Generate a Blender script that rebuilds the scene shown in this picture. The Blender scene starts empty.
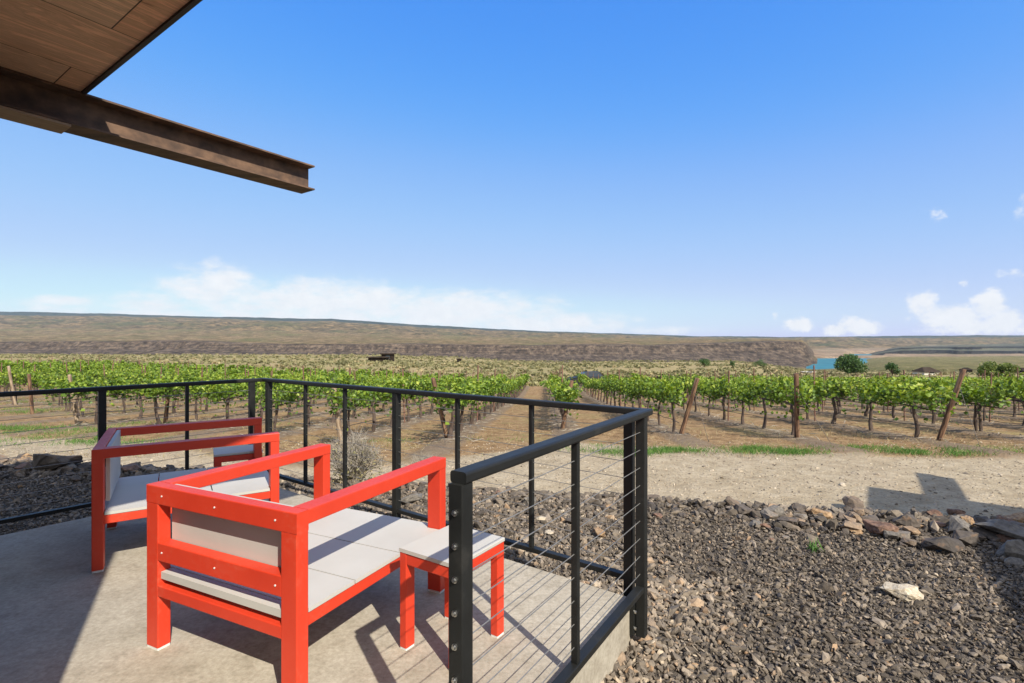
import bpy, bmesh, math, random
import numpy as np
from mathutils import Vector, Matrix, noise as mnoise

random.seed(7); rng = np.random.default_rng(11)
R = math.radians
sc = bpy.context.scene
COL = sc.collection
H = 1.4                      # eye height above the patio (z = 0)
F = 512.0

# ------------------------------------------------------------------ materials
def new_mat(name):
    m = bpy.data.materials.new(name); m.use_nodes = True
    nt = m.node_tree; b = nt.nodes['Principled BSDF']
    return m, nt, b
def N(nt, t, **kw):
    n = nt.nodes.new(t)
    for k, v in kw.items():
        if k.startswith('i_'):
            key = k[2:]
            n.inputs[int(key) if key.isdigit() else key].default_value = v
        else: setattr(n, k, v)
    return n
def L(nt, a, b): nt.links.new(a, b)
def ramp(nt, stops, fac=None, interp='LINEAR'):
    r = nt.nodes.new('ShaderNodeValToRGB'); cr = r.color_ramp; cr.interpolation = interp
    while len(cr.elements) < len(stops): cr.elements.new(0.5)
    for e, (p, c) in zip(cr.elements, stops):
        e.position = p; e.color = (*c, 1) if len(c) == 3 else c
    if fac is not None: nt.links.new(fac, r.inputs[0])
    return r
def coords(nt, kind='Object', scale=(1, 1, 1), rot=(0, 0, 0)):
    if kind == 'Position':
        t = nt.nodes.new('ShaderNodeNewGeometry').outputs['Position']
    else:
        t = nt.nodes.new('ShaderNodeTexCoord').outputs[kind]
    mp = nt.nodes.new('ShaderNodeMapping')
    mp.inputs['Scale'].default_value = scale; mp.inputs['Rotation'].default_value = rot
    nt.links.new(t, mp.inputs[0]); return mp.outputs[0]
def noise(nt, vec, scale, detail=4, rough=.55, dist=0):
    n = nt.nodes.new('ShaderNodeTexNoise')
    n.inputs['Scale'].default_value = scale; n.inputs['Detail'].default_value = detail
    n.inputs['Roughness'].default_value = rough; n.inputs['Distortion'].default_value = dist
    nt.links.new(vec, n.inputs['Vector']); return n.outputs['Fac']
def mixc(nt, fac, a, b, mode='MIX'):
    m = nt.nodes.new('ShaderNodeMix'); m.data_type = 'RGBA'; m.blend_type = mode
    for s, v in ((0, fac), (6, a), (7, b)):
        if hasattr(v, 'is_linked'): nt.links.new(v, m.inputs[s])
        elif isinstance(v, (tuple, list)): m.inputs[s].default_value = (*v[:3], 1)
        else: m.inputs[s].default_value = v
    return m.outputs[2]
def bump(nt, b, h, strength=.3, dist=.01):
    n = nt.nodes.new('ShaderNodeBump'); n.inputs['Strength'].default_value = strength
    n.inputs['Distance'].default_value = dist
    nt.links.new(h, n.inputs['Height']); nt.links.new(n.outputs[0], b.inputs['Normal'])
def attr(nt, name):
    a = nt.nodes.new('ShaderNodeAttribute'); a.attribute_name = name; return a.outputs['Fac']
def mathn(nt, op, a, b=None, c=None):
    n = nt.nodes.new('ShaderNodeMath'); n.operation = op
    for i, v in enumerate((a, b, c)):
        if v is None: continue
        if hasattr(v, 'is_linked'): nt.links.new(v, n.inputs[i])
        else: n.inputs[i].default_value = v
    return n.outputs[0]
def mrange(nt, v, a, b, c=0, d=1, smooth=False):
    n = nt.nodes.new('ShaderNodeMapRange'); n.clamp = True
    if smooth: n.interpolation_type = 'SMOOTHSTEP'
    nt.links.new(v, n.inputs[0])
    for i, x in enumerate((a, b, c, d)): n.inputs[i + 1].default_value = x
    return n.outputs[0]

def mat_noise(name, stops, scale, rough=.7, bumpv=0, bscale=None, bdist=.005, detail=5, coord='Object', metallic=0, spec=.5, sc3=(1, 1, 1)):
    m, nt, b = new_mat(name)
    v = coords(nt, coord, sc3)
    f = noise(nt, v, scale, detail)
    r = ramp(nt, stops, f)
    L(nt, r.outputs[0], b.inputs['Base Color'])
    b.inputs['Roughness'].default_value = rough; b.inputs['Metallic'].default_value = metallic
    b.inputs['Specular IOR Level'].default_value = spec
    if bumpv: bump(nt, b, noise(nt, v, bscale or scale * 4, 4), bumpv, bdist)
    return m

M = {}
# red furniture paint: slightly chalky powder coat with faint dust
def red():
    m, nt, b = new_mat('red_paint')
    v = coords(nt, 'Object')
    f = noise(nt, v, 3.2, 6, .6); g = noise(nt, v, 60, 3)
    c = ramp(nt, [(.3, (.54, .036, .012)), (.7, (.62, .048, .017))], f)
    d = mrange(nt, mathn(nt, 'MULTIPLY', f, g), .30, .46, 0, .16)
    cc = mixc(nt, d, c.outputs[0], (.60, .19, .12))
    sc_ = noise(nt, coords(nt, 'Object', (4, 4, 30)), 3, 6, .75)
    cc = mixc(nt, mrange(nt, sc_, .62, .72, 0, .35), cc, (.40, .035, .018))
    L(nt, cc, b.inputs['Base Color'])
    L(nt, mrange(nt, g, .3, .7, .42, .56), b.inputs['Roughness'])
    bump(nt, b, g, .06, .002)
    return m
M['red'] = red()
def board():
    m, nt, b = new_mat('white_board')
    v = coords(nt, 'Object')
    f = noise(nt, v, 2.5, 6, .6); s = noise(nt, coords(nt, 'Object', (3, 40, 40)), 3, 3)
    c = ramp(nt, [(.25, (.43, .415, .375)), (.75, (.50, .485, .445))], f)
    c2 = mixc(nt, mrange(nt, s, .58, .75, 0, .25), c.outputs[0], (.5, .48, .44))
    L(nt, c2, b.inputs['Base Color']); b.inputs['Roughness'].default_value = .6
    bump(nt, b, s, .05, .002); return m
M['board'] = board()
M['foot'] = mat_noise('white_foot', [(.3, (.62, .62, .60)), (.7, (.72, .72, .70))], 20, .6)
def blackmetal():
    m, nt, b = new_mat('black_steel')
    v = coords(nt, 'Object')
    f = noise(nt, v, 6, 6, .65); g = noise(nt, v, 90, 3)
    c = ramp(nt, [(.3, (.010, .0105, .010)), (.62, (.016, .0165, .0155)), (.8, (.036, .034, .030))], f)
    L(nt, c.outputs[0], b.inputs['Base Color'])
    L(nt, mrange(nt, f, .3, .75, .42, .62), b.inputs['Roughness']); b.inputs['Specular IOR Level'].default_value = .32
    bump(nt, b, g, .08, .001); return m
M['black'] = blackmetal()
M['cable'] = mat_noise('steel_cable', [(.3, (.20, .195, .185)), (.7, (.30, .29, .275))], 30, .45, metallic=.5)
M['bolt'] = mat_noise('bolt_steel', [(.3, (.5, .5, .48)), (.7, (.65, .64, .6))], 30, .3, metallic=1)
def concrete():
    m, nt, b = new_mat('concrete')
    v = coords(nt, 'Position')
    f = noise(nt, v, 1.1, 8, .62, .3); g = noise(nt, v, 9, 6, .7); h = noise(nt, v, 120, 3)
    c = ramp(nt, [(.3, (.30, .265, .205)), (.5, (.385, .345, .275)), (.72, (.455, .415, .335))], f)
    c2 = mixc(nt, mrange(nt, g, .46, .66, 0, .6), c.outputs[0], (.25, .215, .16))
    # brushed streaks
    st = noise(nt, coords(nt, 'Position', (2, 30, 1), (0, 0, R(-35))), 2.4, 5, .6)
    c3 = mixc(nt, mrange(nt, st, .5, .7, 0, .16), c2, (.50, .46, .38))
    sp2 = noise(nt, v, 42, 5, .75)
    c3 = mixc(nt, 1, c3, ramp(nt, [(.36, (.80, .79, .77)), (.64, (1.14, 1.14, 1.14))], sp2).outputs[0], 'MULTIPLY')
    big = noise(nt, v, .55, 4, .6, .8)
    c3 = mixc(nt, mrange(nt, big, .5, .72, 0, .5), c3, (.27, .235, .18))
    wv = noise(nt, coords(nt, 'Position', (1, 1, 1), (0, 0, R(20))), 2.2, 3, .5, 3.0)
    ck = mrange(nt, mathn(nt, 'ABSOLUTE', mathn(nt, 'SUBTRACT', wv, .5)), .0, .0035, .0, 1)
    c3 = mixc(nt, mathn(nt, 'MULTIPLY', mathn(nt, 'SUBTRACT', 1.0, ck), mrange(nt, big, .5, .56, 0, .35)), c3, (.15, .13, .10))
    vo = nt.nodes.new('ShaderNodeTexVoronoi'); vo.inputs['Scale'].default_value = 55; L(nt, v, vo.inputs['Vector'])
    sp = mrange(nt, vo.outputs['Distance'], .05, .16, .75, 0)
    pit = mathn(nt, 'MULTIPLY', sp, mrange(nt, g, .5, .6))
    c4 = mixc(nt, pit, c3, (.17, .15, .125))
    L(nt, c4, b.inputs['Base Color']); b.inputs['Roughness'].default_value = .85
    hh = mathn(nt, 'ADD', mathn(nt, 'MULTIPLY', h, .4), mathn(nt, 'SUBTRACT', g, pit))
    bump(nt, b, hh, .25, .006); return m
M['concrete'] = concrete()
def plywood():
    m, nt, b = new_mat('plywood')
    v = coords(nt, 'Object', (1, 1, 1))
    br = nt.nodes.new('ShaderNodeTexBrick'); L(nt, v, br.inputs['Vector'])
    br.inputs['Scale'].default_value = 1; br.inputs['Mortar Size'].default_value = .004
    br.inputs['Brick Width'].default_value = 2.44; br.inputs['Row Height'].default_value = .8
    br.inputs['Color1'].default_value = (.88, .50, .29, 1); br.inputs['Color2'].default_value = (.92, .61, .39, 1)
    br.inputs['Mortar'].default_value = (.06, .035, .02, 1)
    gr = noise(nt, coords(nt, 'Object', (.55, 5, 1)), 1.7, 9, .72, 2.2)
    c = ramp(nt, [(.30, (.42, .36, .32)), (.42, (.9, .87, .84)), (.5, (.7, .66, .62)), (.58, (1.05, 1.0, .95)), (.72, (1.2, 1.15, 1.08))], gr)
    cc = mixc(nt, 1, br.outputs['Color'], c.outputs[0], 'MULTIPLY')
    bl = noise(nt, v, 1.3, 5)
    cc = mixc(nt, mrange(nt, bl, .5, .75, 0, .35), cc, (.30, .15, .08))
    L(nt, cc, b.inputs['Base Color']); b.inputs['Roughness'].default_value = .65
    bump(nt, b, gr, .1, .003); return m
M['ply'] = plywood()
M['rust'] = mat_noise('weathered_beam', [(.25, (.035, .022, .016)), (.5, (.105, .06, .036)), (.75, (.20, .115, .066))], 2.2, .75, .15, 60, coord='Object', sc3=(1.0, 4, 4))
M['darksteel'] = mat_noise('dark_flashing', [(.3, (.012, .011, .011)), (.7, (.028, .024, .022))], 5, .6)
M['wall'] = mat_noise('dark_wall', [(.3, (.10, .085, .07)), (.7, (.15, .12, .10))], 4, .8)
M['roof'] = mat_noise('roof_membrane', [(.3, (.12, .11, .10)), (.7, (.17, .16, .15))], 3, .9)
M['trim'] = mat_noise('pale_plank', [(.3, (.26, .17, .10)), (.7, (.38, .26, .16))], 4, .75, .1, sc3=(1, 12, 12))

def stone_mat(name, stops, nscale=18, rust=.35, obj_rand=False, rough=.85):
    m, nt, b = new_mat(name)
    v = coords(nt, 'Object')
    t = nt.nodes.new('ShaderNodeObjectInfo').outputs['Random'] if obj_rand else attr(nt, 'tint')
    c = ramp(nt, stops, t)
    f = noise(nt, v, nscale, 5, .65)
    c1 = mixc(nt, 1, c.outputs[0], ramp(nt, [(.25, (.55, .55, .56)), (.75, (1.35, 1.32, 1.28))], f).outputs[0], 'MULTIPLY')
    g = noise(nt, v, nscale * .35, 3)
    c2 = mixc(nt, mrange(nt, g, .58, .7, 0, rust), c1, (.26, .15, .08))
    L(nt, c2, b.inputs['Base Color']); b.inputs['Roughness'].default_value = rough
    b.inputs['Specular IOR Level'].default_value = .3
    bump(nt, b, f, .35, .01); return m
M['gravel'] = stone_mat('crushed_basalt', [(0, (.058, .049, .040)), (.35, (.132, .110, .087)), (.62, (.21, .174, .134)), (.8, (.29, .24, .185)), (.92, (.31, .20, .115)), (1, (.42, .35, .26))], 30, .2)
M['pebble'] = stone_mat('road_pebble', [(0, (.12, .10, .08)), (.4, (.30, .25, .19)), (1, (.50, .43, .33))], 30, .1)
M['basalt'] = stone_mat('basalt_rock', [(0, (.06, .052, .046)), (.35, (.115, .096, .08)), (.6, (.17, .13, .095)), (.8, (.21, .185, .155)), (1, (.27, .19, .12))], 9, .55, True)
M['paleRock'] = mat_noise('pale_rock', [(.3, (.36, .28, .18)), (.6, (.52, .45, .34)), (.8, (.60, .55, .45))], 14, .85, .4, 30, .01)
M['tanRock'] = mat_noise('tan_rock', [(.3, (.13, .075, .04)), (.5, (.30, .19, .10)), (.75, (.42, .31, .19))], 9, .85, .4, 26, .01)
M['redRock'] = mat_noise('reddish_rock', [(.3, (.08, .05, .035)), (.5, (.17, .095, .062)), (.75, (.24, .155, .105))], 9, .85, .4, 26, .01)
M['greyRock'] = mat_noise('grey_rock', [(.3, (.075, .066, .057)), (.7, (.20, .178, .15))], 9, .85, .4, 26, .01)

def leaf_mat(name, stops, trans=.28, rough=.5):
    m, nt, b = new_mat(name)
    orr = nt.nodes.new('ShaderNodeObjectInfo').outputs['Random']
    c = ramp(nt, stops, mathn(nt, 'ADD', attr(nt, 'tint'), mrange(nt, orr, 0, 1, -.10, .08)))
    L(nt, c.outputs[0], b.inputs['Base Color']); b.inputs['Roughness'].default_value = rough
    b.inputs['Specular IOR Level'].default_value = .35
    if trans:
        t = nt.nodes.new('ShaderNodeBsdfTranslucent')
        hs = nt.nodes.new('ShaderNodeHueSaturation'); hs.inputs['Value'].default_value = 1.5; hs.inputs['Saturation'].default_value = 1.1
        L(nt, c.outputs[0], hs.inputs['Color']); L(nt, hs.outputs[0], t.inputs['Color'])
        mx = nt.nodes.new('ShaderNodeMixShader'); mx.inputs[0].default_value = trans
        L(nt, b.outputs[0], mx.inputs[1]); L(nt, t.outputs[0], mx.inputs[2])
        L(nt, mx.outputs[0], nt.nodes['Material Output'].inputs[0])
    return m
M['vine'] = leaf_mat('vine_leaf', [(0, (.045, .085, .012)), (.35, (.12, .20, .022)), (.7, (.25, .33, .035)), (1, (.42, .46, .08))])
M['treeleaf'] = leaf_mat('tree_leaf', [(0, (.02, .05, .012)), (.5, (.05, .11, .025)), (1, (.12, .19, .05))], .2)
M['yellowleaf'] = leaf_mat('yellow_green_leaf', [(0, (.05, .08, .015)), (.5, (.13, .18, .035)), (1, (.26, .30, .07))], .2)
M['sage'] = leaf_mat('sage_leaf', [(0, (.12, .12, .055)), (.35, (.20, .19, .09)), (.7, (.27, .25, .125)), (1, (.36, .29, .16))], .1, .8)
M['grass'] = leaf_mat('green_grass', [(0, (.05, .12, .02)), (.6, (.11, .23, .04)), (1, (.26, .30, .09))], .3, .6)
M['dryGrass'] = leaf_mat('dry_grass', [(0, (.20, .14, .07)), (.5, (.34, .26, .14)), (.85, (.42, .36, .2)), (1, (.22, .27, .09))], .15, .8)
M['bark'] = mat_noise('vine_bark', [(.3, (.035, .022, .017)), (.7, (.12, .085, .065))], 14, .9, .6, 40, .01, sc3=(1, 1, .25))
M['twig'] = mat_noise('dry_twig', [(.3, (.20, .17, .13)), (.7, (.40, .36, .30))], 9, .9)
M['postwood'] = mat_noise('treated_post', [(.36, (.03, .018, .012)), (.5, (.125, .062, .034)), (.64, (.25, .155, .09))], 7, .85, .8, 18, .012, sc3=(3, 3, .35))
M['greypost'] = mat_noise('weathered_post', [(.34, (.09, .06, .04)), (.5, (.26, .185, .12)), (.66, (.38, .30, .21))], 7, .85, .5, 18, .008, sc3=(3, 3, .4))
M['steelpost'] = mat_noise('rusty_line_post', [(.3, (.10, .045, .03)), (.7, (.22, .12, .085))], 6, .85)
M['hose'] = mat_noise('drip_hose', [(.3, (.02, .018, .016)), (.7, (.04, .034, .03))], 6, .6)
M['wire'] = mat_noise('guy_wire', [(.3, (.05, .04, .03)), (.7, (.10, .08, .06))], 6, .6)

# ------------------------------------------------------------------ object helpers
def tag(o, label=None, cat=None, group=None, kind=None):
    if label: o['label'] = label
    if cat: o['category'] = cat
    if group: o['group'] = group
    if kind: o['kind'] = kind
    return o
def empty(name, loc=(0, 0, 0), rz=0):
    o = bpy.data.objects.new(name, None); o.empty_display_size = .1
    o.location = loc; o.rotation_euler = (0, 0, rz); COL.objects.link(o); return o
def mesh_np(name, V, Fc, tint=None, smooth=False):
    """V (n,3) array, Fc list of int arrays (m,k) of uniform k or one array"""
    me = bpy.data.meshes.new(name)
    V = np.asarray(V, dtype=np.float32)
    if isinstance(Fc, np.ndarray): Fc = [Fc]
    Fc = [np.asarray(f, dtype=np.int32) for f in Fc if len(f)]
    loops = np.concatenate([f.ravel() for f in Fc])
    tot = np.concatenate([np.full(len(f), f.shape[1], dtype=np.int32) for f in Fc])
    st = np.zeros(len(tot), dtype=np.int32); st[1:] = np.cumsum(tot)[:-1]
    me.vertices.add(len(V)); me.vertices.foreach_set('co', V.ravel())
    me.loops.add(len(loops)); me.loops.foreach_set('vertex_index', loops)
    me.polygons.add(len(tot)); me.polygons.foreach_set('loop_start', st); me.polygons.foreach_set('loop_total', tot)
    me.polygons.foreach_set('use_smooth', np.full(len(tot), smooth))
    me.update(calc_edges=True)
    if tint is not None:
        a = me.attributes.new('tint', 'FLOAT', 'FACE'); a.data.foreach_set('value', np.asarray(tint, dtype=np.float32))
    return me
def link(name, me, mat, parent=None, loc=None):
    o = bpy.data.objects.new(name, me); COL.objects.link(o)
    if mat is not None and not me.materials: me.materials.append(mat)
    if parent is not None: o.parent = parent
    if loc is not None: o.location = loc
    return o
def copy_tree(o, parent=None):
    c = o.copy(); COL.objects.link(c)
    if parent is not None: c.parent = parent
    for ch in list(o.children): copy_tree(ch, c)
    return c

class MB:
    def __init__(s): s.v = []; s.f = []
    def add(s, vs, fs):
        o = len(s.v); s.v += [tuple(p) for p in vs]; s.f += [tuple(i + o for i in f) for f in fs]; return s
    def bar(s, p0, p1, w, h, up=(0, 0, 1), r=.003):
        """rounded rectangular bar from p0 to p1; w across, h along up; round corners radius r"""
        p0, p1 = Vector(p0), Vector(p1); d = (p1 - p0).normalized(); up = Vector(up)
        if abs(d.dot(up)) > .99: up = Vector((0, 1, 0))
        x = d.cross(up).normalized(); y = x.cross(d).normalized()
        prof = []
        if r > 0:
            for cx, cy, a0 in ((w/2 - r, h/2 - r, 0), (-w/2 + r, h/2 - r, 90), (-w/2 + r, -h/2 + r, 180), (w/2 - r, -h/2 + r, 270)):
                for k in range(3):
                    a = R(a0 + 45 * k); prof.append((cx + r * math.cos(a), cy + r * math.sin(a)))
        else: prof = [(w/2, h/2), (-w/2, h/2), (-w/2, -h/2), (w/2, -h/2)]
        n = len(prof)
        vs = [p + x * a + y * b for p in (p0, p1) for a, b in prof]
        fs = [(i, (i + 1) % n, n + (i + 1) % n, n + i) for i in range(n)] + [tuple(range(n - 1, -1, -1)), tuple(range(n, 2 * n))]
        return s.add(vs, fs)
    def box(s, lo, hi):
        (a, b, c), (d, e, f) = lo, hi
        vs = [(a, b, c), (d, b, c), (d, e, c), (a, e, c), (a, b, f), (d, b, f), (d, e, f), (a, e, f)]
        return s.add(vs, [(3, 2, 1, 0), (4, 5, 6, 7), (0, 1, 5, 4), (1, 2, 6, 5), (2, 3, 7, 6), (3, 0, 4, 7)])
    def prism(s, poly, z0, z1):
        n = len(poly)
        vs = [(x, y, z0) for x, y in poly] + [(x, y, z1) for x, y in poly]
        return s.add(vs, [tuple(range(n - 1, -1, -1)), tuple(range(n, 2 * n))] + [(i, (i + 1) % n, n + (i + 1) % n, n + i) for i in range(n)])
    def tube(s, pts, rad, n=8, cap=True):
        pts = [Vector(p) for p in pts]; rad = rad if isinstance(rad, (list, tuple)) else [rad] * len(pts)
        vs, fs = [], []
        for i, p in enumerate(pts):
            d = (pts[min(i + 1, len(pts) - 1)] - pts[max(i - 1, 0)]).normalized()
            a = d.orthogonal().normalized() if abs(d.z) < .9 else Vector((1, 0, 0)); a = (a - d * a.dot(d)).normalized(); b = d.cross(a)
            for k in range(n):
                t = 2 * math.pi * k / n; vs.append(p + (a * math.cos(t) + b * math.sin(t)) * rad[i])
        for i in range(len(pts) - 1):
            for k in range(n):
                k2 = (k + 1) % n; fs.append((i * n + k, i * n + k2, (i + 1) * n + k2, (i + 1) * n + k))
        if cap: fs += [tuple(range(n - 1, -1, -1)), tuple((len(pts) - 1) * n + k for k in range(n))]
        return s.add(vs, fs)
    def mesh(s, name, smooth=False):
        me = bpy.data.meshes.new(name); me.from_pydata(s.v, [], s.f); me.update()
        if smooth: me.polygons.foreach_set('use_smooth', [True] * len(me.polygons))
        return me
    def build(s, name, mat, parent=None, smooth=False): return link(name, s.mesh(name, smooth), mat, parent)

# ------------------------------------------------------------------ frame of the patio: u runs along the I-beam, v across
UA = R(55); UV = Vector((math.cos(UA), math.sin(UA))); VV = Vector((-math.sin(UA), math.cos(UA)))
def uv(u, v): p = UV * u + VV * v; return (p.x, p.y)
SUN_AZ, SUN_EL = R(-59), R(42)
SUN = Vector((math.cos(SUN_EL) * math.cos(SUN_AZ), math.cos(SUN_EL) * math.sin(SUN_AZ), math.sin(SUN_EL)))

# ------------------------------------------------------------------ terrain
def sstep(a, b, x): t = np.clip((x - a) / (b - a), 0, 1); return t * t * (3 - 2 * t)
def fbm(x, y, s, oct=4, seed=0):
    """cheap vectorised value noise"""
    out = np.zeros_like(x, dtype=float); amp = 1.; tot = 0
    for o in range(oct):
        fx, fy = x * s + 17.3 * o + seed, y * s - 9.1 * o + seed * 1.7
        ix, iy = np.floor(fx), np.floor(fy); tx, ty = fx - ix, fy - iy
        tx = tx * tx * (3 - 2 * tx); ty = ty * ty * (3 - 2 * ty)
        def hsh(a, b):
            h = np.sin(a * 127.1 + b * 311.7 + seed * 13.7) * 43758.5453; return h - np.floor(h)
        n = (hsh(ix, iy) * (1 - tx) + hsh(ix + 1, iy) * tx) * (1 - ty) + (hsh(ix, iy + 1) * (1 - tx) + hsh(ix + 1, iy + 1) * tx) * ty
        out += (n - .5) * amp; tot += amp; amp *= .5; s *= 2
    return out / tot * 2
def edgeY(X): return np.clip(5.75 - .22 * X, 4.6, 7.3)
def ground_z(X, Y):
    X = np.asarray(X, dtype=float); Y = np.asarray(Y, dtype=float)
    zm = -.26 - .02 * np.clip(Y - 2, 0, 6)
    s = .03 + .042 * sstep(-48, 2, X)
    s2 = .02 + .01 * sstep(-120, 40, X) + .021 * sstep(.42, .62, X / np.maximum(Y, 20))
    zv = -1.02 - s * np.clip(np.minimum(Y, 45) - 11, 0, 99) - s2 * np.clip(Y - 45, 0, 1e9)
    e = edgeY(X)
    t = sstep(e, e + 1.9, Y)
    z = zm * (1 - t) + zv * t
    z = z + .05 * fbm(X, Y, .35, 3) * sstep(0, .3, t) + .9 * fbm(X, Y, .02, 4, 3) * sstep(75, 180, Y)
    return z
def gz(x, y): return float(ground_z(np.array([x]), np.array([y]))[0])

# vineyard rows: (X at Y=12.5, start Y); all lean the same way down the slope
ROWM = .07
def rowx(k):
    if k >= 0: return 1.45 + 3.06 * k
    return 1.45 - 3.1 + 2.48 * (k + 1) if k > -6 else 1.45 - 3.1 - 2.48 * 5 + 2.7 * (k + 6)
starts = {-2: 12.1, -1: 12.5, 0: 15.2, 1: 14.2, 2: 13.2, 3: 12.9, -3: 13.4, -4: 15.2, -5: 15.6, -6: 16.2, -7: 18.6, -8: 21, -9: 23.4}
YEND = 58.0
ROWS = []
for k in range(-24, 19):
    x0 = rowx(k)
    ys = starts.get(k, 12.6 if k > 0 else 24.0 + .6 * (-10 - k))
    ROWS.append((k, x0, ys))
rowxs = np.array([r[1] for r in ROWS])

def axis(lim0, lim1, fine0, fine1, step, grow):
    a = list(np.arange(fine0, fine1 + 1e-6, step))
    d = step; x = a[-1]
    while x < lim1: d *= grow; x += d; a.append(x)
    d = step; x = a[0]; pre = []
    while x > lim0: d *= grow; x -= d; pre.append(x)
    return np.array(pre[::-1] + a)
def make_ground():
    xs = axis(-900, 900, -26, 26, .2, 1.045); ys = axis(-60, 620, 1, 30, .2, 1.035)
    X, Y = np.meshgrid(xs, ys)
    Z = ground_z(X, Y)
    xr = X - ROWM * (Y - 12.5)
    d = np.min(np.abs(xr[..., None] - rowxs[None, None, :]), axis=-1)
    ysr = np.interp(xr, rowxs, [r[2] for r in ROWS])
    inv = sstep(-.9, .5, Y - ysr + 2.1) * (1 - sstep(YEND + 1, YEND + 6, Y))
    Z += .07 * inv * (1 - sstep(.1, .6, d))
    # roll the plain over its rim into the canyon
    rim = 400 - 90 * sstep(-60, 120, X)
    Z -= sstep(rim, rim + 160, Y) * 70
    ny, nx = X.shape
    V = np.stack([X, Y, Z], -1).reshape(-1, 3)
    i = np.arange(ny * nx).reshape(ny, nx)
    Fc = np.stack([i[:-1, :-1], i[:-1, 1:], i[1:, 1:], i[1:, :-1]], -1).reshape(-1, 4)
    me = mesh_np('ground', V, Fc, smooth=True)
    e = edgeY(X)
    vals = {'mound': 1 - sstep(e + .1, e + .9, Y), 'vineyard': inv, 'berm': inv * (1 - sstep(.22, .75, d)),
            'plain': sstep(YEND + 1, YEND + 8, Y)}
    for n, a in vals.items():
        at = me.attributes.new(n, 'FLOAT', 'POINT'); at.data.foreach_set('value', a.astype(np.float32).ravel())
    m, nt, b = new_mat('ground_soil')
    P = coords(nt, 'Position')
    n1 = noise(nt, P, .5, 6, .6); n2 = noise(nt, P, 3.5, 6, .65); n3 = noise(nt, P, 24, 4, .7); n4 = noise(nt, P, .06, 5, .6)
    road = ramp(nt, [(.3, (.29, .23, .15)), (.5, (.38, .31, .21)), (.7, (.46, .385, .275))], n2).outputs[0]
    road = mixc(nt, mrange(nt, n3, .5, .66, 0, .7), road, (.18, .14, .095))
    road = mixc(nt, mrange(nt, n1, .5, .7, 0, .35), road, (.33, .26, .18))
    soil = ramp(nt, [(.34, (.15, .09, .042)), (.5, (.28, .178, .088)), (.66, (.39, .27, .145))], n2).outputs[0]
    soil = mixc(nt, mrange(nt, n3, .48, .64, 0, .7), soil, (.13, .08, .045))
    soil = mixc(nt, mrange(nt, n1, .52, .66, 0, .45), soil, (.27, .235, .095))
    berm = ramp(nt, [(.35, (.09, .066, .048)), (.65, (.25, .20, .15))], n3).outputs[0]
    plain = ramp(nt, [(.3, (.20, .155, .07)), (.5, (.28, .22, .105)), (.7, (.35, .275, .14))], n1).outputs[0]
    plain = mixc(nt, mrange(nt, n4, .48, .62, 0, .75), plain, (.21, .20, .085))
    plain = mixc(nt, mrange(nt, n2, .55, .7, 0, .4), plain, (.28, .17, .10))
    under = ramp(nt, [(.35, (.05, .042, .035)), (.65, (.12, .10, .08))], n3).outputs[0]
    w = mathn(nt, 'ADD', attr(nt, 'vineyard'), mathn(nt, 'MULTIPLY', mathn(nt, 'SUBTRACT', n2, .5), 1.6))
    c = mixc(nt, mrange(nt, w, .3, .7), road, soil)
    w = mathn(nt, 'ADD', attr(nt, 'berm'), mathn(nt, 'MULTIPLY', mathn(nt, 'SUBTRACT', n2, .5), 1.2))
    c = mixc(nt, mrange(nt, w, .35, .8, 0, .7), c, berm)
    c = mixc(nt, attr(nt, 'plain'), c, plain)
    w = mathn(nt, 'ADD', attr(nt, 'mound'), mathn(nt, 'MULTIPLY', mathn(nt, 'SUBTRACT', n2, .5), .8))
    c = mixc(nt, mrange(nt, w, .35, .65), c, under)
    L(nt, c, b.inputs['Base Color']); b.inputs['Roughness'].default_value = .95; b.inputs['Specular IOR Level'].default_value = .15
    hh = mathn(nt, 'ADD', n3, mathn(nt, 'MULTIPLY', n2, 1.5))
    bump(nt, b, hh, .7, .05)
    o = link('ground', me, m); tag(o, kind='structure'); return o
make_ground()

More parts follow.
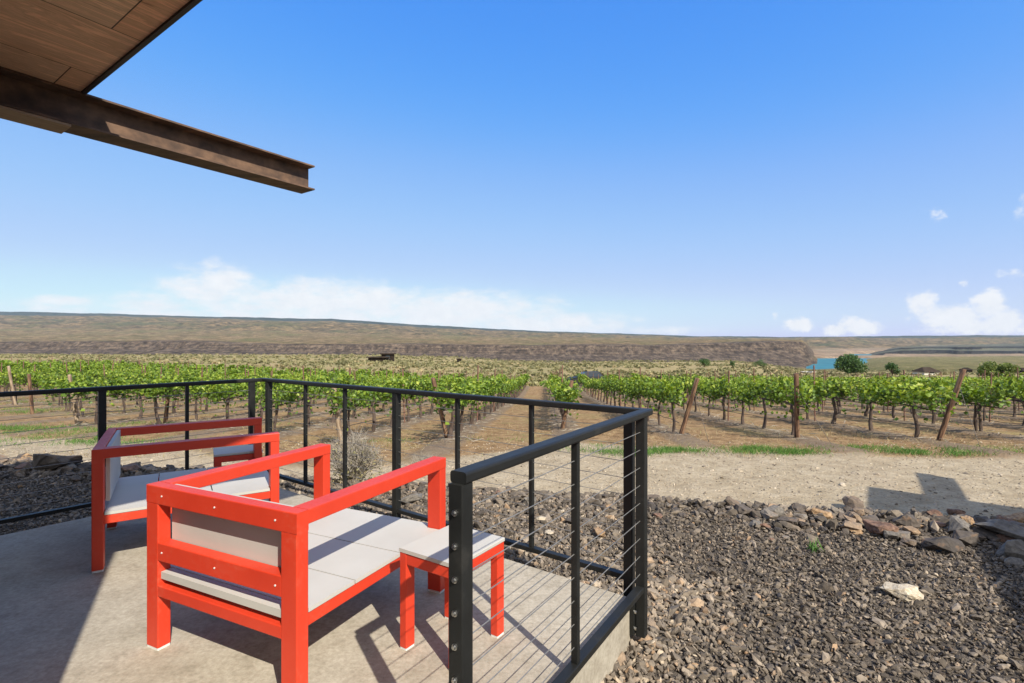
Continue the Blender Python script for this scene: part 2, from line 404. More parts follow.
# ---- far country: canyon floor, cliff wall, plateau and hills, as real relief several kilometres deep
def interp(x, xs, ys): return np.interp(x, xs, ys)
def grid_mesh(name, X, Y, Z, mat, rock=None):
    ny, nx = X.shape
    i = np.arange(ny * nx).reshape(ny, nx)
    Fc = np.stack([i[:-1, :-1], i[:-1, 1:], i[1:, 1:], i[1:, :-1]], -1).reshape(-1, 4)
    me = mesh_np(name, np.stack([X, Y, Z], -1).reshape(-1, 3), Fc, smooth=True)
    at = me.attributes.new('rock', 'FLOAT', 'POINT'); at.data.foreach_set('value', np.zeros(ny * nx, np.float32) if rock is None else rock.astype(np.float32).ravel())
    return tag(link(name, me, mat), kind='structure')
def land_mat(name, grass, rock, green, gscale=1.0, rockslope=(.55, .8)):
    m, nt, b = new_mat(name)
    P = coords(nt, 'Position')
    n1 = noise(nt, P, .0035 * gscale, 7, .62); n2 = noise(nt, P, .018 * gscale, 7, .65)
    nv = noise(nt, coords(nt, 'Position', (1, .6, 1.2)), .05 * gscale, 9, .78)
    ns = noise(nt, coords(nt, 'Position', (.15, .1, 6)), .05 * gscale, 5, .7)
    g = ramp(nt, [(.41, grass[0]), (.5, grass[1]), (.6, grass[2])], n2).outputs[0]
    g = mixc(nt, mrange(nt, n1, .48, .64, 0, .65), g, green)
    r = ramp(nt, [(.42, rock[0]), (.5, rock[1]), (.58, rock[2])], mathn(nt, 'ADD', mathn(nt, 'MULTIPLY', nv, .65), mathn(nt, 'MULTIPLY', ns, .35))).outputs[0]
    gn = nt.nodes.new('ShaderNodeNewGeometry')
    sp = nt.nodes.new('ShaderNodeSeparateXYZ'); L(nt, gn.outputs['Normal'], sp.inputs[0])
    sl = mathn(nt, 'ADD', sp.outputs['Z'], mathn(nt, 'MULTIPLY', mathn(nt, 'SUBTRACT', n2, .5), .5))
    ra = mathn(nt, 'ADD', attr(nt, 'rock'), mathn(nt, 'MULTIPLY', mathn(nt, 'SUBTRACT', nv, .5), 1.1))
    rf = mathn(nt, 'MAXIMUM', mrange(nt, sl, rockslope[0], rockslope[1], 1, 0), mrange(nt, ra, .3, .6))
    c = mixc(nt, rf, g, r)
    fine = noise(nt, coords(nt, 'Position', (1, .5, 1)), .09 * gscale, 6, .75)
    c = mixc(nt, 1, c, ramp(nt, [(.4, (.66, .68, .66)), (.5, (1, 1, 1)), (.6, (1.3, 1.26, 1.2))], fine).outputs[0], 'MULTIPLY')
    L(nt, c, b.inputs['Base Color']); b.inputs['Roughness'].default_value = 1; b.inputs['Specular IOR Level'].default_value = .05
    bump(nt, b, nv, .8, 12)
    return m
TX = np.array([-400, 0, 100, 200, 330, 500, 640, 700, 780, 860, 890, 1424.])
def country(name, x0, x1, nx, knots, mat, namp, seed, rockf=None, gully=0, snout=None, dip=None):
    """knots: list of (distance, [pixel-height profile over TX] ) giving the lie of the land with distance"""
    xs = np.linspace(x0, x1, nx); tx = (xs - 512) / F
    ks = []; nper = 14
    for (d0, p0), (d1, p1) in zip(knots[:-1], knots[1:]):
        for j in range(nper):
            t = j / nper; ks.append((d0 + (d1 - d0) * t, t, p0, p1, d0, d1))
    ks.append((knots[-1][0], 1, knots[-2][1], knots[-1][1], *[knots[-2][0], knots[-1][0]]))
    X = np.zeros((len(ks), nx)); Y = X.copy(); Z = X.copy()
    for r, (d, t, p0, p1, d0, d1) in enumerate(ks):
        z0 = H + (341.5 - interp(xs, TX, p0)) * d0 / F; z1 = H + (341.5 - interp(xs, TX, p1)) * d1 / F
        Y[r] = d; X[r] = tx * d; Z[r] = z0 + (z1 - z0) * t
        if dip:        # a back channel of the river lies in this hollow
            Z[r] = Z[r] - dip[4] * sstep(dip[0], dip[0] + 8, xs) * (1 - sstep(dip[1] - 10, dip[1], xs)) * sstep(dip[2], dip[2] + 90, d) * (1 - sstep(dip[3] - 90, dip[3], d))
        if snout:      # the headland breaks off down to the river
            k = sstep(snout[0], snout[1], xs + 5 * fbm(xs, xs * 0 + d * .004, .08, 3, 4)); Z[r] = Z[r] * (1 - k) + k * (H - 27 * 2000 / F - 12)
    f = namp(Y)
    Y2 = Y + f * 2.2 * fbm(X, Z * .3, .004, 4, seed + 5)
    Z2 = Z + f * fbm(X, Y, .0022, 5, seed) + .35 * f * fbm(X, Y, .012, 4, seed + 2)
    rk = None if rockf is None else rockf(Y, X / Y * F + 512)
    if gully:   # ribs and gullies down the cliff face
        g = 1 - np.abs(fbm(X, Z * .15, .02, 4, seed + 9)) * 2.2
        Y2 = Y2 - gully * g * (rk > .3)
    return grid_mesh(name, X * (Y2 / Y), Y2, Z2, mat, rk)
olive = (.115, .12, .048); tan = ((.09, .068, .032), (.17, .12, .062), (.26, .185, .10))
M['wallland'] = land_mat('canyon_land', tan, ((.030, .023, .018), (.085, .062, .046), (.165, .125, .09)), olive)
M['hill'] = land_mat('far_hill', ((.055, .045, .022), (.13, .095, .048), (.225, .155, .078)), ((.04, .034, .02), (.09, .065, .038), (.15, .105, .06)), (.055, .075, .030), .75)
M['ridge'] = land_mat('wooded_ridge', ((.007, .022, .021), (.013, .031, .028), (.04, .054, .04)), ((.03, .04, .03), (.05, .06, .04), (.08, .08, .05)), (.014, .036, .032), .5)
M['mesa'] = land_mat('mesa_basalt', ((.06, .065, .045), (.09, .092, .062), (.13, .12, .08)), ((.005, .006, .007), (.012, .012, .012), (.04, .037, .034)), (.06, .075, .05), .6)
M['flat'] = land_mat('river_flat', ((.19, .13, .085), (.26, .185, .12), (.32, .235, .155)), ((.12, .1, .08), (.2, .16, .12), (.26, .2, .15)), (.13, .12, .06), .6)
M['bank'] = land_mat('olive_bank', ((.12, .105, .04), (.19, .165, .065), (.25, .20, .09)), ((.09, .08, .04), (.15, .13, .06), (.2, .17, .09)), (.10, .115, .035), 2.0)
#            x: -400   0    100  200  330  500  640  700  780  860 1024 1424
def wall_rock(Y, x):
    t = sstep(1700, 2000, Y) * (1 - sstep(2150, 2330, Y))
    return np.clip(t * np.interp(x, [0, 330, 620, 690, 812], [.72, .62, .62, .95, 1.1]) + .35 * sstep(1500, 1600, Y) * (1 - sstep(2100, 2200, Y)), 0, 1)
country('canyon_wall', -400, 850, 620, [
    (1500, [365, 365, 365, 366, 367, 368, 368, 369, 370, 372, 372, 372]),
    (1900, [356, 356, 356, 357, 359, 361, 362, 363, 364, 368, 372, 372]),
    (2080, [349, 349, 349, 349, 352, 354, 354, 352, 351, 362, 372, 372]),
    (2130, [341.5, 341.5, 341.7, 342.3, 344, 345, 345.5, 344.5, 341.5, 343.5, 343, 343]),
    (2700, [340, 339.5, 340, 340.5, 340.5, 342, 341, 340.5, 340.5, 341, 341, 341]),
    (3400, [334, 334, 335, 336, 337, 339, 339.5, 339.8, 340.3, 341, 341, 341]),
    (4200, [326, 327, 329, 330, 332.5, 337, 338.5, 339, 341, 346, 346, 346])],
    M['wallland'], lambda Y: np.where(Y < 2200, 6, 11), 1, wall_rock, 20, (799, 823))
country('hills', -400, 1500, 400, [
    (4100, [334, 334, 334, 336, 339, 342, 345, 347, 349, 352, 352, 352]),
    (5200, [320, 321, 322, 323, 326, 334, 338, 340, 342, 344, 344, 344]),
    (6400, [315.5, 316.5, 317, 320, 323, 332, 336.3, 338, 338.8, 339, 338.8, 338]),
    (7000, [314.5, 315.5, 316, 319, 322, 331.3, 336, 337.6, 338.3, 338.5, 338.3, 337])],
    M['hill'], lambda Y: 50 * sstep(4100, 5000, Y) * (1 - .5 * sstep(6000, 6800, Y)), 21, lambda Y, x: .5 * fbm(x * 4, Y, .01, 4, 3) * (Y < 6200) + .15)
country('wooded_ridge', -400, 1500, 500, [
    (7600, [322, 322, 322, 324, 327, 336, 341, 342, 343, 343, 343, 343]),
    (8600, [311, 311.5, 313.5, 316.5, 319, 329.3, 334.6, 336.3, 336.8, 336.4, 336, 333.5]),
    (9400, [312, 312.5, 314.5, 317.5, 320, 330.3, 335.6, 337, 337.5, 337.4, 337, 335])],
    M['ridge'], lambda Y: 14 + 0 * Y, 31)
country('river_flat', 640, 1500, 260, [
    (2780, [360] * 12),
    (2840, [356.5] * 9 + [356.5, 356.3, 356]),
    (3400, [353.2] * 12),
    (4400, [348.5] * 12),
    (5200, [345] * 8 + [345, 345, 344.5, 344.5]),
    (5600, [349] * 12)],
    M['flat'], lambda Y: 2 + 9 * sstep(3800, 4500, Y), 41, dip=(846, 886, 3050, 3800, 45))
country('near_bank', 806, 1500, 160, [
    (420, [392] * 12),
    (900, [375] * 9 + [375, 375, 375]),
    (1250, [371.5] * 9 + [371.5, 368, 367]),
    (1700, [371] * 9 + [367.5, 363, 362]),
    (2300, [369.8] * 9 + [363, 359.5, 358.5]),
    (2700, [369.6] * 9 + [359.5, 356.5, 356])],
    M['bank'], lambda Y: 2 + 0 * Y, 51)
# basalt mesa on the far shore
def mesa():
    nx = 260; xs = np.linspace(866, 1500, nx); kx = [866, 880, 900, 930, 960, 1024, 1500]
    base = np.full(nx, 357.3); top = np.interp(xs, kx, [357, 353.5, 350.6, 350, 350.4, 351.2, 351.5]); back = np.interp(xs, kx, [352, 349.5, 346.5, 345.5, 344.8, 343.5, 342.5])
    zz = lambda py, d: H + (341.5 - py) * d / F
    zb, zt = zz(base, 3300), zz(top, 3350)
    rows, rk = [], []
    for d, z, w, rr in [(3255, zb - 6, 25, .1), (3290, zb + (zt - zb) * .38, 50, .45), (3300, zb + (zt - zb) * .42, 55, 1), (3314, zt, 60, 1), (3330, zt + 1, 60, .2),
                        (3700, zz(top * .72 + back * .28, 3700), 30, 0), (3720, zz(top * .5 + back * .5, 3720), 60, .9), (4300, zz(top * .2 + back * .8, 4300), 20, 0), (4900, zz(back, 4900), 10, 0), (5200, zz(back + 6, 5200), 10, 0)]:
        y = d + w * fbm(xs, xs * 0, .05, 4, 3) * 2
        rows.append(np.stack([(xs - 512) / F * y, y, z + 2 * fbm(xs, xs * 0 + d * .01, .2, 3, 8)], -1)); rk.append(np.full(nx, rr))
    A = np.array(rows)
    grid_mesh('mesa', A[..., 0], A[..., 1], A[..., 2], M['mesa'], np.array(rk))
mesa()
# river
def river():
    zr = H - 17 * 2780 / F
    x0, x1, y0, y1 = 300, 4200, 1300, 3900
    m, nt, b = new_mat('river_water')
    P = coords(nt, 'Position', (1, .4, 1)); f = noise(nt, P, .02, 5)
    c = ramp(nt, [(.3, (.012, .10, .13)), (.7, (.03, .17, .20))], f)
    L(nt, c.outputs[0], b.inputs['Base Color']); b.inputs['Roughness'].default_value = .5; b.inputs['Specular IOR Level'].default_value = .12
    bump(nt, b, noise(nt, coords(nt, 'Position', (1, .5, 1)), .15, 4), .3, .5)
    o = MB().add([(x0, y0, zr), (x1, y0, zr), (x1, y1, zr), (x0, y1, zr)], [(0, 1, 2, 3)]).build('river', m)
    tag(o, kind='structure')
river()

# ------------------------------------------------------------------ patio slab
A = Vector((-.150, 1.500)); B = Vector((.752, 2.872)); C = Vector((-2.575, 5.31)); D0 = Vector((-3.83, 3.83))
def isect(p, d, q, e):
    den = d.x * e.y - d.y * e.x; t = ((q.x - p.x) * e.y - (q.y - p.y) * e.x) / den; return p + d * t
def patio():
    fdir = (C - B).normalized(); fp = Vector((.60, 2.845))
    rdir = (B - A).normalized(); rp = Vector(uv(2.0, 1.06))
    ldir = Vector((.323, .407)).normalized(); lp = Vector((-3.70, 3.70))
    c1 = isect(fp, fdir, rp, rdir); c2 = isect(fp, fdir, lp, ldir)
    p3 = lp - ldir * 3.2; p4 = rp - rdir * 2.15
    poly = [tuple(c1), tuple(c2), tuple(p3), tuple(p4)]
    bm = bmesh.new()
    vs = [bm.verts.new((x, y, 0)) for x, y in poly]; f = bm.faces.new(vs)
    r = bmesh.ops.extrude_face_region(bm, geom=[f])
    for v in [g for g in r['geom'] if isinstance(g, bmesh.types.BMVert)]: v.co.z = -.62
    bmesh.ops.recalc_face_normals(bm, faces=bm.faces)
    bmesh.ops.bevel(bm, geom=[e for e in bm.edges if all(abs(v.co.z) < 1e-6 for v in e.verts)], offset=.012, segments=2, affect='EDGES')
    me = bpy.data.meshes.new('patio'); bm.to_mesh(me); bm.free()
    o = link('patio', me, M['concrete']); tag(o, kind='structure'); return c1, c2
SC1, SC2 = patio()

# ------------------------------------------------------------------ cable railing
def railing():
    root = empty('cable_railing', (B.x, B.y, -.25)); tag(root, 'black steel railing with thin horizontal cables round the concrete patio', 'railing')
    off = -Vector((B.x, B.y, -.25))
    def P(p, z): return Vector((p.x, p.y, z)) + off
    ZT = 1.022
    dA = (B - A).normalized(); dB = (C - B).normalized(); dC = (D0 - C).normalized(); D = D0 + dC * 1.9
    A2 = A - dA * .012
    # handrails, mitred at the corners
    def hand(p0, p1, n0, n1, w=.060, h=.036, r=.009):
        d = (p1 - p0).normalized(); x = Vector((d.y, -d.x))
        prof = []
        for cx, cy, a0 in ((w/2 - r, -r, 0), (-w/2 + r, -r, 90), (-w/2 + r, -h + r, 180), (w/2 - r, -h + r, 270)):
            for k in range(4): a = R(a0 + 30 * k); prof.append((cx + r * math.cos(a), cy + r * math.sin(a)))
        vs = []
        for p, nn in ((p0, n0), (p1, n1)):
            for a, b in prof:
                q = p + x * a
                # slide along d onto the mitre plane through p with normal nn
                t = -(q - p).dot(nn) / d.dot(nn); q = q + d * t
                vs.append(P(q, ZT + b))
        n = len(prof)
        fs = [(i, (i + 1) % n, n + (i + 1) % n, n + i) for i in range(n)] + [tuple(range(n - 1, -1, -1)), tuple(range(n, 2 * n))]
        MB().add(vs, fs).build('handrail', M['black'], root)
    mB = (dA + dB).normalized(); mC = (dB + dC).normalized()
    hand(A2, B, dA, mB); hand(B, C, mB, mC); hand(C, D, mC, dC)
    zs = [.905 - .0965 * k for k in range(9)]
    def at_px(p, d, x):
        t = (x - 512) / F; return (t * p.y - p.x) / (d.x - t * d.y)
    def post(p, d, w=.05, z0=-.22, bolts=0, bolt_dir=None, bracket=None, mat='black'):
        top = ZT - .036
        o = MB().bar(P(p, z0), P(p, top), w, w, up=(d.x, d.y, 0), r=.004).build('post', M[mat], root)
        if bolts:
            bd = bolt_dir
            for z in zs:
                c = p + bd * (w / 2)
                MB().tube([P(c, z), P(c + bd * .004, z), P(c + bd * .0045, z), P(c + bd * .010, z)], [.0095, .0095, .0065, .0055], 12).build('bolt', M['bolt'], o)
        if bracket is not None:
            q = p + bracket * (w / 2 + .012)
            x = Vector((bracket.y, -bracket.x))
            pl = MB().bar(P(q, -.20), P(q, -.035), .022, .10, up=(x.x, x.y, 0), r=.002)
            pl.build('bracket', M['black'], o)
            for z in (-.165, -.075):
                for sgn in (-1, 1):
                    c = q + bracket * -.011 + x * .036 * sgn
                    MB().tube([P(c, z), P(c - bracket * .012, z)], .009, 6).build('bolt', M['bolt'], o)
        return o
    inB = Vector((-dA.x, -dA.y)); inn = Vector((-dB.y, dB.x)) if Vector((-dB.y, dB.x)).dot(inB) > 0 else Vector((dB.y, -dB.x))
    nA = Vector((-dA.y, dA.x))           # toward the patio from the right-hand rail
    post(A, dA, .052, bolts=1, bolt_dir=-dA, z0=-.22)
    post(B - dA * .075, dA, .052, bracket=nA, z0=-.21)
    post(B + dB * .10, dB, .052, z0=-.21)
    post(C - dB * .10, dB, .052, bolts=1, bolt_dir=dB, z0=-.24)
    post(C + dC * .12, dC, .052, bolts=1, bolt_dir=-dC, z0=-.24)
    def spacer(p, d, w=.03, t=.012, z0=.055):
        MB().bar(P(p, z0), P(p, ZT - .036), t if False else w, w * .9, up=(d.x, d.y, 0), r=.003).build('baluster', M['black'], root)
    spacer(A + dA * at_px(A, dA, 575.5), dA)
    for x in (531.5, 457.5): spacer(B + dB * at_px(B, dB, x), dB)
    post(B + dB * at_px(B, dB, 396.5), dB, .052, z0=-.24)
    for x in (345, 305.5): spacer(B + dB * at_px(B, dB, x), dB)
    spacer(C + dC * at_px(C, dC, 187), dC)
    post(C + dC * at_px(C, dC, 102), dC, .052, z0=-.24)
    # bottom rails
    def brail(p0, p1, w=.05):
        MB().bar(P(p0, .052), P(p1, .052), .044, .03, r=.003).build('bottom_rail', M['black'], root)
    xa = at_px(B, dB, 396.5)
    brail(A + dA * .027, B - dA * .102); brail(B + dB * .127, B + dB * (xa - .027)); brail(B + dB * (xa + .027), C - dB * .127)
    xc = at_px(C, dC, 102)
    brail(C + dC * .147, C + dC * (xc - .027)); brail(C + dC * (xc + .027), D)
    for z in zs:
        for p0, p1 in ((A, B - dA * .05), (B + dB * .076, C - dB * .076), (C + dC * .096, D)):
            MB().tube([P(p0, z), P(p1, z)], .0021, 6).build('cable', M['cable'], root)
    return root
railing()

# ------------------------------------------------------------------ furniture
def bar_part(name, parent, p0, p1, w, h, up=(0, 0, 1), mat='red', r=.004):
    return MB().bar(p0, p1, w, h, up, r).build(name, M[mat], parent)
def chair(loc, fwd_deg, label):
    W, D, Z = .95, 1.045, .745
    lw, ld = .085, .058           # leg: across, along
    root = empty('lounge_chair', (*loc, 0), R(fwd_deg - 90)); tag(root, label, 'chair', 'red lounge chairs on the patio')
    # local x: right +, y: forward; origin at the footprint's centre
    x0, x1, y0, y1 = -W/2, W/2, -D/2, D/2
    def leg(x, y, top):
        l = bar_part('leg', root, (x, y, .012), (x, y, top), lw, ld, up=(0, 1, 0))
        MB().bar((x, y, 0), (x, y, .012), lw * .97, ld * .95, (0, 1, 0), .004).build('foot_cap', M['foot'], l)
    TR = .082
    for x in (x0 + lw/2, x1 - lw/2):
        leg(x, y0 + ld/2, Z - TR); leg(x, y1 - ld/2, Z - .058)
    yb = y0 + ld/2
    for xa, xb, zc in ((x0, x1, Z - TR/2), (x0 + lw, x1 - lw, .45)):
        br = bar_part('back_rail', root, (xa, yb, zc), (xb, yb, zc), ld, TR)
        for x in (x0 + lw + .03, 0, x1 - lw - .03):
            MB().tube([(x, y0 + .0005, zc), (x, y0 - .0025, zc)], .004, 10).build('screw', M['foot'], br)
    bar_part('back_rail', root, (x0 + lw, yb, .272), (x1 - lw, yb, .272), ld, .05)
    for x in (x0 + lw/2, x1 - lw/2):
        bar_part('armrest', root, (x, y0 + ld, Z - .029), (x, y1, Z - .029), lw, .058)
        bar_part('side_rail', root, (x, y0 + ld, .3125), (x, y1 - ld, .3125), lw * .8, .055)
    bar_part('front_rail', root, (x0 + lw, y1 - ld/2 , .3125), (x1 - lw, y1 - ld/2, .3125), ld, .055)
    bar_part('cross_rail', root, (x0 + lw * .92, 0, .30), (x1 - lw * .92, 0, .30), .05, .05)
    zt0, zt1 = .341, .358
    g = .0035
    b = MB().prism([(x0 + .004, y0 + ld + .004), (x1 - .004, y0 + ld + .004), (x1 - .004, y0 + .32 - g), (x0 + .004, y0 + .32 - g)], zt0, zt1)
    b2 = MB().prism([(x0 + lw + .004, y0 + .012), (x1 - lw - .004, y0 + .008), (x1 - lw - .004, y0 + ld + .003), (x0 + lw + .004, y0 + ld + .003)], zt0 - .016, zt1 - .002)
    b.build('seat_board', M['board'], root); b2.build('seat_board', M['board'], root)
    MB().prism([(x0 + .004, y0 + .32 + g), (x1 - .004, y0 + .32 + g), (x1 - .004, y0 + .64 - g), (x0 + .004, y0 + .64 - g)], zt0, zt1).build('seat_board', M['board'], root)
    e = y1 - ld - .004
    MB().prism([(x0 + .004, y0 + .64 + g), (x1 - .004, y0 + .64 + g), (x1 - .004, e), (x1 - lw - .004, e), (x1 - lw - .004, y1 - .002), (x0 + lw + .004, y1 - .002), (x0 + lw + .004, e), (x0 + .004, e)], zt0, zt1).build('seat_board', M['board'], root)
    # reclined back board
    yv = y0 + ld + .003
    MB().box((x0 + lw + .003, yv, .405), (x1 - lw - .003, yv + .021, Z - .008)).build('back_board', M['board'], root)
    return root
def chair_at(corner, fwd, label):
    f = Vector((math.cos(R(fwd)), math.sin(R(fwd)))); l = Vector((-f.y, f.x))
    c = Vector(corner) + f * .5225 + l * .475
    return chair((c.x, c.y), fwd, label)
chair_at((-.818, 1.945), 64.8, 'red framed lounge chair with white board seat in front, nearest the viewer')
chair_at((-2.535, 3.085), 33.5, 'red framed lounge chair farther back, half in shade by the left railing')
def table(c, deg, label):
    W, D, Z = .335, .366, .459
    root = empty('side_table', (c[0], c[1], 0), R(deg)); tag(root, label, 'side table', 'small red side tables beside the chairs')
    lx, ly = .055, .042     # local x runs along u
    hx, hy = D/2, W/2
    for sx in (-1, 1):
        for sy in (-1, 1):
            x, y = sx * (hx - lx/2 - .002), sy * (hy - ly/2 - .002)
            l = bar_part('leg', root, (x, y, .010), (x, y, Z - .018), lx, ly, up=(0, 1, 0))
            MB().bar((x, y, 0), (x, y, .010), lx * .96, ly * .95, (0, 1, 0), .003).build('foot_cap', M['foot'], l)
    for sy in (-1, 1):
        bar_part('apron', root, (-hx + lx + .002, sy * (hy - .015), Z - .045), (hx - lx - .002, sy * (hy - .015), Z - .045), .022, .05)
    for sx in (-1, 1):
        bar_part('apron', root, (sx * (hx - .015), -hy + ly + .002, Z - .045), (sx * (hx - .015), hy - ly - .002, Z - .045), .022, .05)
    MB().bar((-hx, 0, Z - .0085), (hx, 0, Z - .0085), W, .017, r=.003).build('table_top', M['board'], root)
    return root
# near table: near corner N, right corner R, left corner L as measured on the patio
Np, Rp, Lp = Vector((-.234, 2.14)), Vector((-.048, 2.455)), Vector((-.5025, 2.339))
cc = (Rp + Lp) / 2; table((cc.x, cc.y), 56.5, 'small red side table with a white top, by the front of the near chair')
table((-2.40, 4.48), 31, 'small red side table with a white top, shaded behind the far chair')

# ------------------------------------------------------------------ house: flat plywood eave with an I-beam, wall behind and left of the viewer
def i_beam(L0, L1, v, zb, zt, root, name='steel_beam', fw=.26, tf=.016, tw=.012):
    mb = MB()
    def q(u, dv, z): x, y = uv(u, v + dv); return (x - root.location.x, y - root.location.y, z - root.location.z)
    prof = [(-fw/2, zb), (fw/2, zb), (fw/2, zb + tf), (tw/2, zb + tf), (tw/2, zt - tf), (fw/2, zt - tf), (fw/2, zt), (-fw/2, zt), (-fw/2, zt - tf), (-tw/2, zt - tf), (-tw/2, zb + tf), (-fw/2, zb + tf)]
    n = len(prof)
    vs = [q(u, a, z) for u in (L0, L1) for a, z in prof]
    mb.add(vs, [(i, (i + 1) % n, n + (i + 1) % n, n + i) for i in range(n)])
    for base, rev in ((0, True), (n, False)):
        for f in ((0, 1, 2, 11), (3, 4, 9, 10), (5, 6, 7, 8)):
            f = tuple(base + k for k in f); mb.f.append(tuple(reversed(f)) if rev else f)
        mb.f.append(tuple(base + k for k in (11, 2, 3, 10))); mb.f.append(tuple(base + k for k in (9, 4, 5, 8)))
    return mb.build(name, M['rust'], root)
def slab_uv(root, u0, u1, v0, v1, z0, z1, name, mat):
    # built in a local frame turned to u so that plank texture follows the beam
    o = MB().box((u0, v0, z0), (u1, v1, z1)).build(name, M[mat], root)
    o.rotation_euler = (0, 0, UA)
    x, y = 0, 0
    o.location = (-root.location.x, -root.location.y, -root.location.z); return o
def house(u_w, v0, v1, u_e, vr, vl, vb, u_tip, label, depth=5.0, zg=-.6, back=None):
    x, y = uv(u_w, v0); root = empty('house', (x, y, zg)); tag(root, label, 'house')
    ub = u_w - depth
    slab_uv(root, ub, u_w, v0, v1, zg, 3.40, 'wall', 'wall')
    slab_uv(root, ub - .2, u_e, vr, vl, 3.412, 3.43, 'soffit', 'ply')
    slab_uv(root, ub - .2, u_e, vr, vl, 3.433, 3.62, 'roof', 'roof')
    slab_uv(root, u_e + .002, u_e + .03, vr - .03, vl + .03, 3.395, 3.64, 'fascia', 'darksteel')
    slab_uv(root, ub - .2, u_e, vr - .03, vr - .002, 3.395, 3.64, 'fascia', 'darksteel')
    slab_uv(root, ub - .2, u_e, vl + .002, vl + .03, 3.395, 3.64, 'fascia', 'darksteel')
    i_beam(u_w + .004, u_tip, vb, 3.13, 3.408, root)
    slab_uv(root, u_w + .004, u_e - .06, vb - .125, vb + .125, 3.108, 3.127, 'trim_board', 'trim')
    return root
house(-.16, .88, 5.6, 1.385, .86, 5.9, 5.33, 3.50, 'plywood eave with dark edging and a long weathered I-beam jutting from it at upper left')
tw = house(5.0, -9.2, -5.6, 8.2, -10.4, -4.70, -5.3, 10.05, 'flat-roofed neighbouring house whose beam and eave throw the shadow across the gravel road', depth=4, zg=-.9)

# ------------------------------------------------------------------ stones
phi = (1 + 5 ** .5) / 2
ICO = np.array([(-1, phi, 0), (1, phi, 0), (-1, -phi, 0), (1, -phi, 0), (0, -1, phi), (0, 1, phi), (0, -1, -phi), (0, 1, -phi), (phi, 0, -1), (phi, 0, 1), (-phi, 0, -1), (-phi, 0, 1)]) / 1.9
ICOF = np.array([(0, 11, 5), (0, 5, 1), (0, 1, 7), (0, 7, 10), (0, 10, 11), (1, 5, 9), (5, 11, 4), (11, 10, 2), (10, 7, 6), (7, 1, 8), (3, 9, 4), (3, 4, 2), (3, 2, 6), (3, 6, 8), (3, 8, 9), (4, 9, 5), (2, 4, 11), (6, 2, 10), (8, 6, 7), (9, 8, 1)])
def rand_rot(n, tilt=None):
    q = rng.normal(size=(n, 4)); q /= np.linalg.norm(q, axis=1)[:, None]
    w, x, y, z = q.T
    return np.stack([np.stack([1 - 2 * (y*y + z*z), 2 * (x*y - z*w), 2 * (x*z + y*w)], -1),
                     np.stack([2 * (x*y + z*w), 1 - 2 * (x*x + z*z), 2 * (y*z - x*w)], -1),
                     np.stack([2 * (x*z - y*w), 2 * (y*z + x*w), 1 - 2 * (x*x + y*y)], -1)], 1)
def stones(P, size, tint, flat=.6):
    n = len(P)
    V = np.repeat(ICO[None], n, 0) * (1 + rng.uniform(-.38, .32, (n, 12, 1)))
    V = V * np.stack([rng.uniform(.85, 1.6, n), rng.uniform(.6, 1, n), rng.uniform(.3, .65, n)], -1)[:, None, :]
    V = np.einsum('nij,nkj->nki', rand_rot(n), V) * np.array([1, 1, .85])
    V = V * (np.asarray(size) * .5)[:, None, None] + P[:, None, :]
    Fc = (ICOF[None] + (np.arange(n) * 12)[:, None, None]).reshape(-1, 3)
    return V.reshape(-1, 3), Fc, np.repeat(tint, 20)
rdirv = (B - A).normalized(); fdirv = (C - B).normalized()
def in_patio(x, y, m=0.0):
    p = np.stack([x, y], -1)
    u_ = (p - np.array([SC1.x, SC1.y])) @ np.array([rdirv.x, rdirv.y])
    # signed distances to right, front, left edges
    r_ = (p - np.array([SC1.x, SC1.y])) @ np.array([-rdirv.y, rdirv.x])
    f_ = -((p - np.array([SC1.x, SC1.y])) @ np.array([fdirv.y, -fdirv.x]))
    l = np.array([.323, .407]); l = l / np.linalg.norm(l)
    l_ = (p - np.array([SC2.x, SC2.y])) @ np.array([l[1], -l[0]])
    return (r_ > m) & (f_ > m) & (l_ > m)
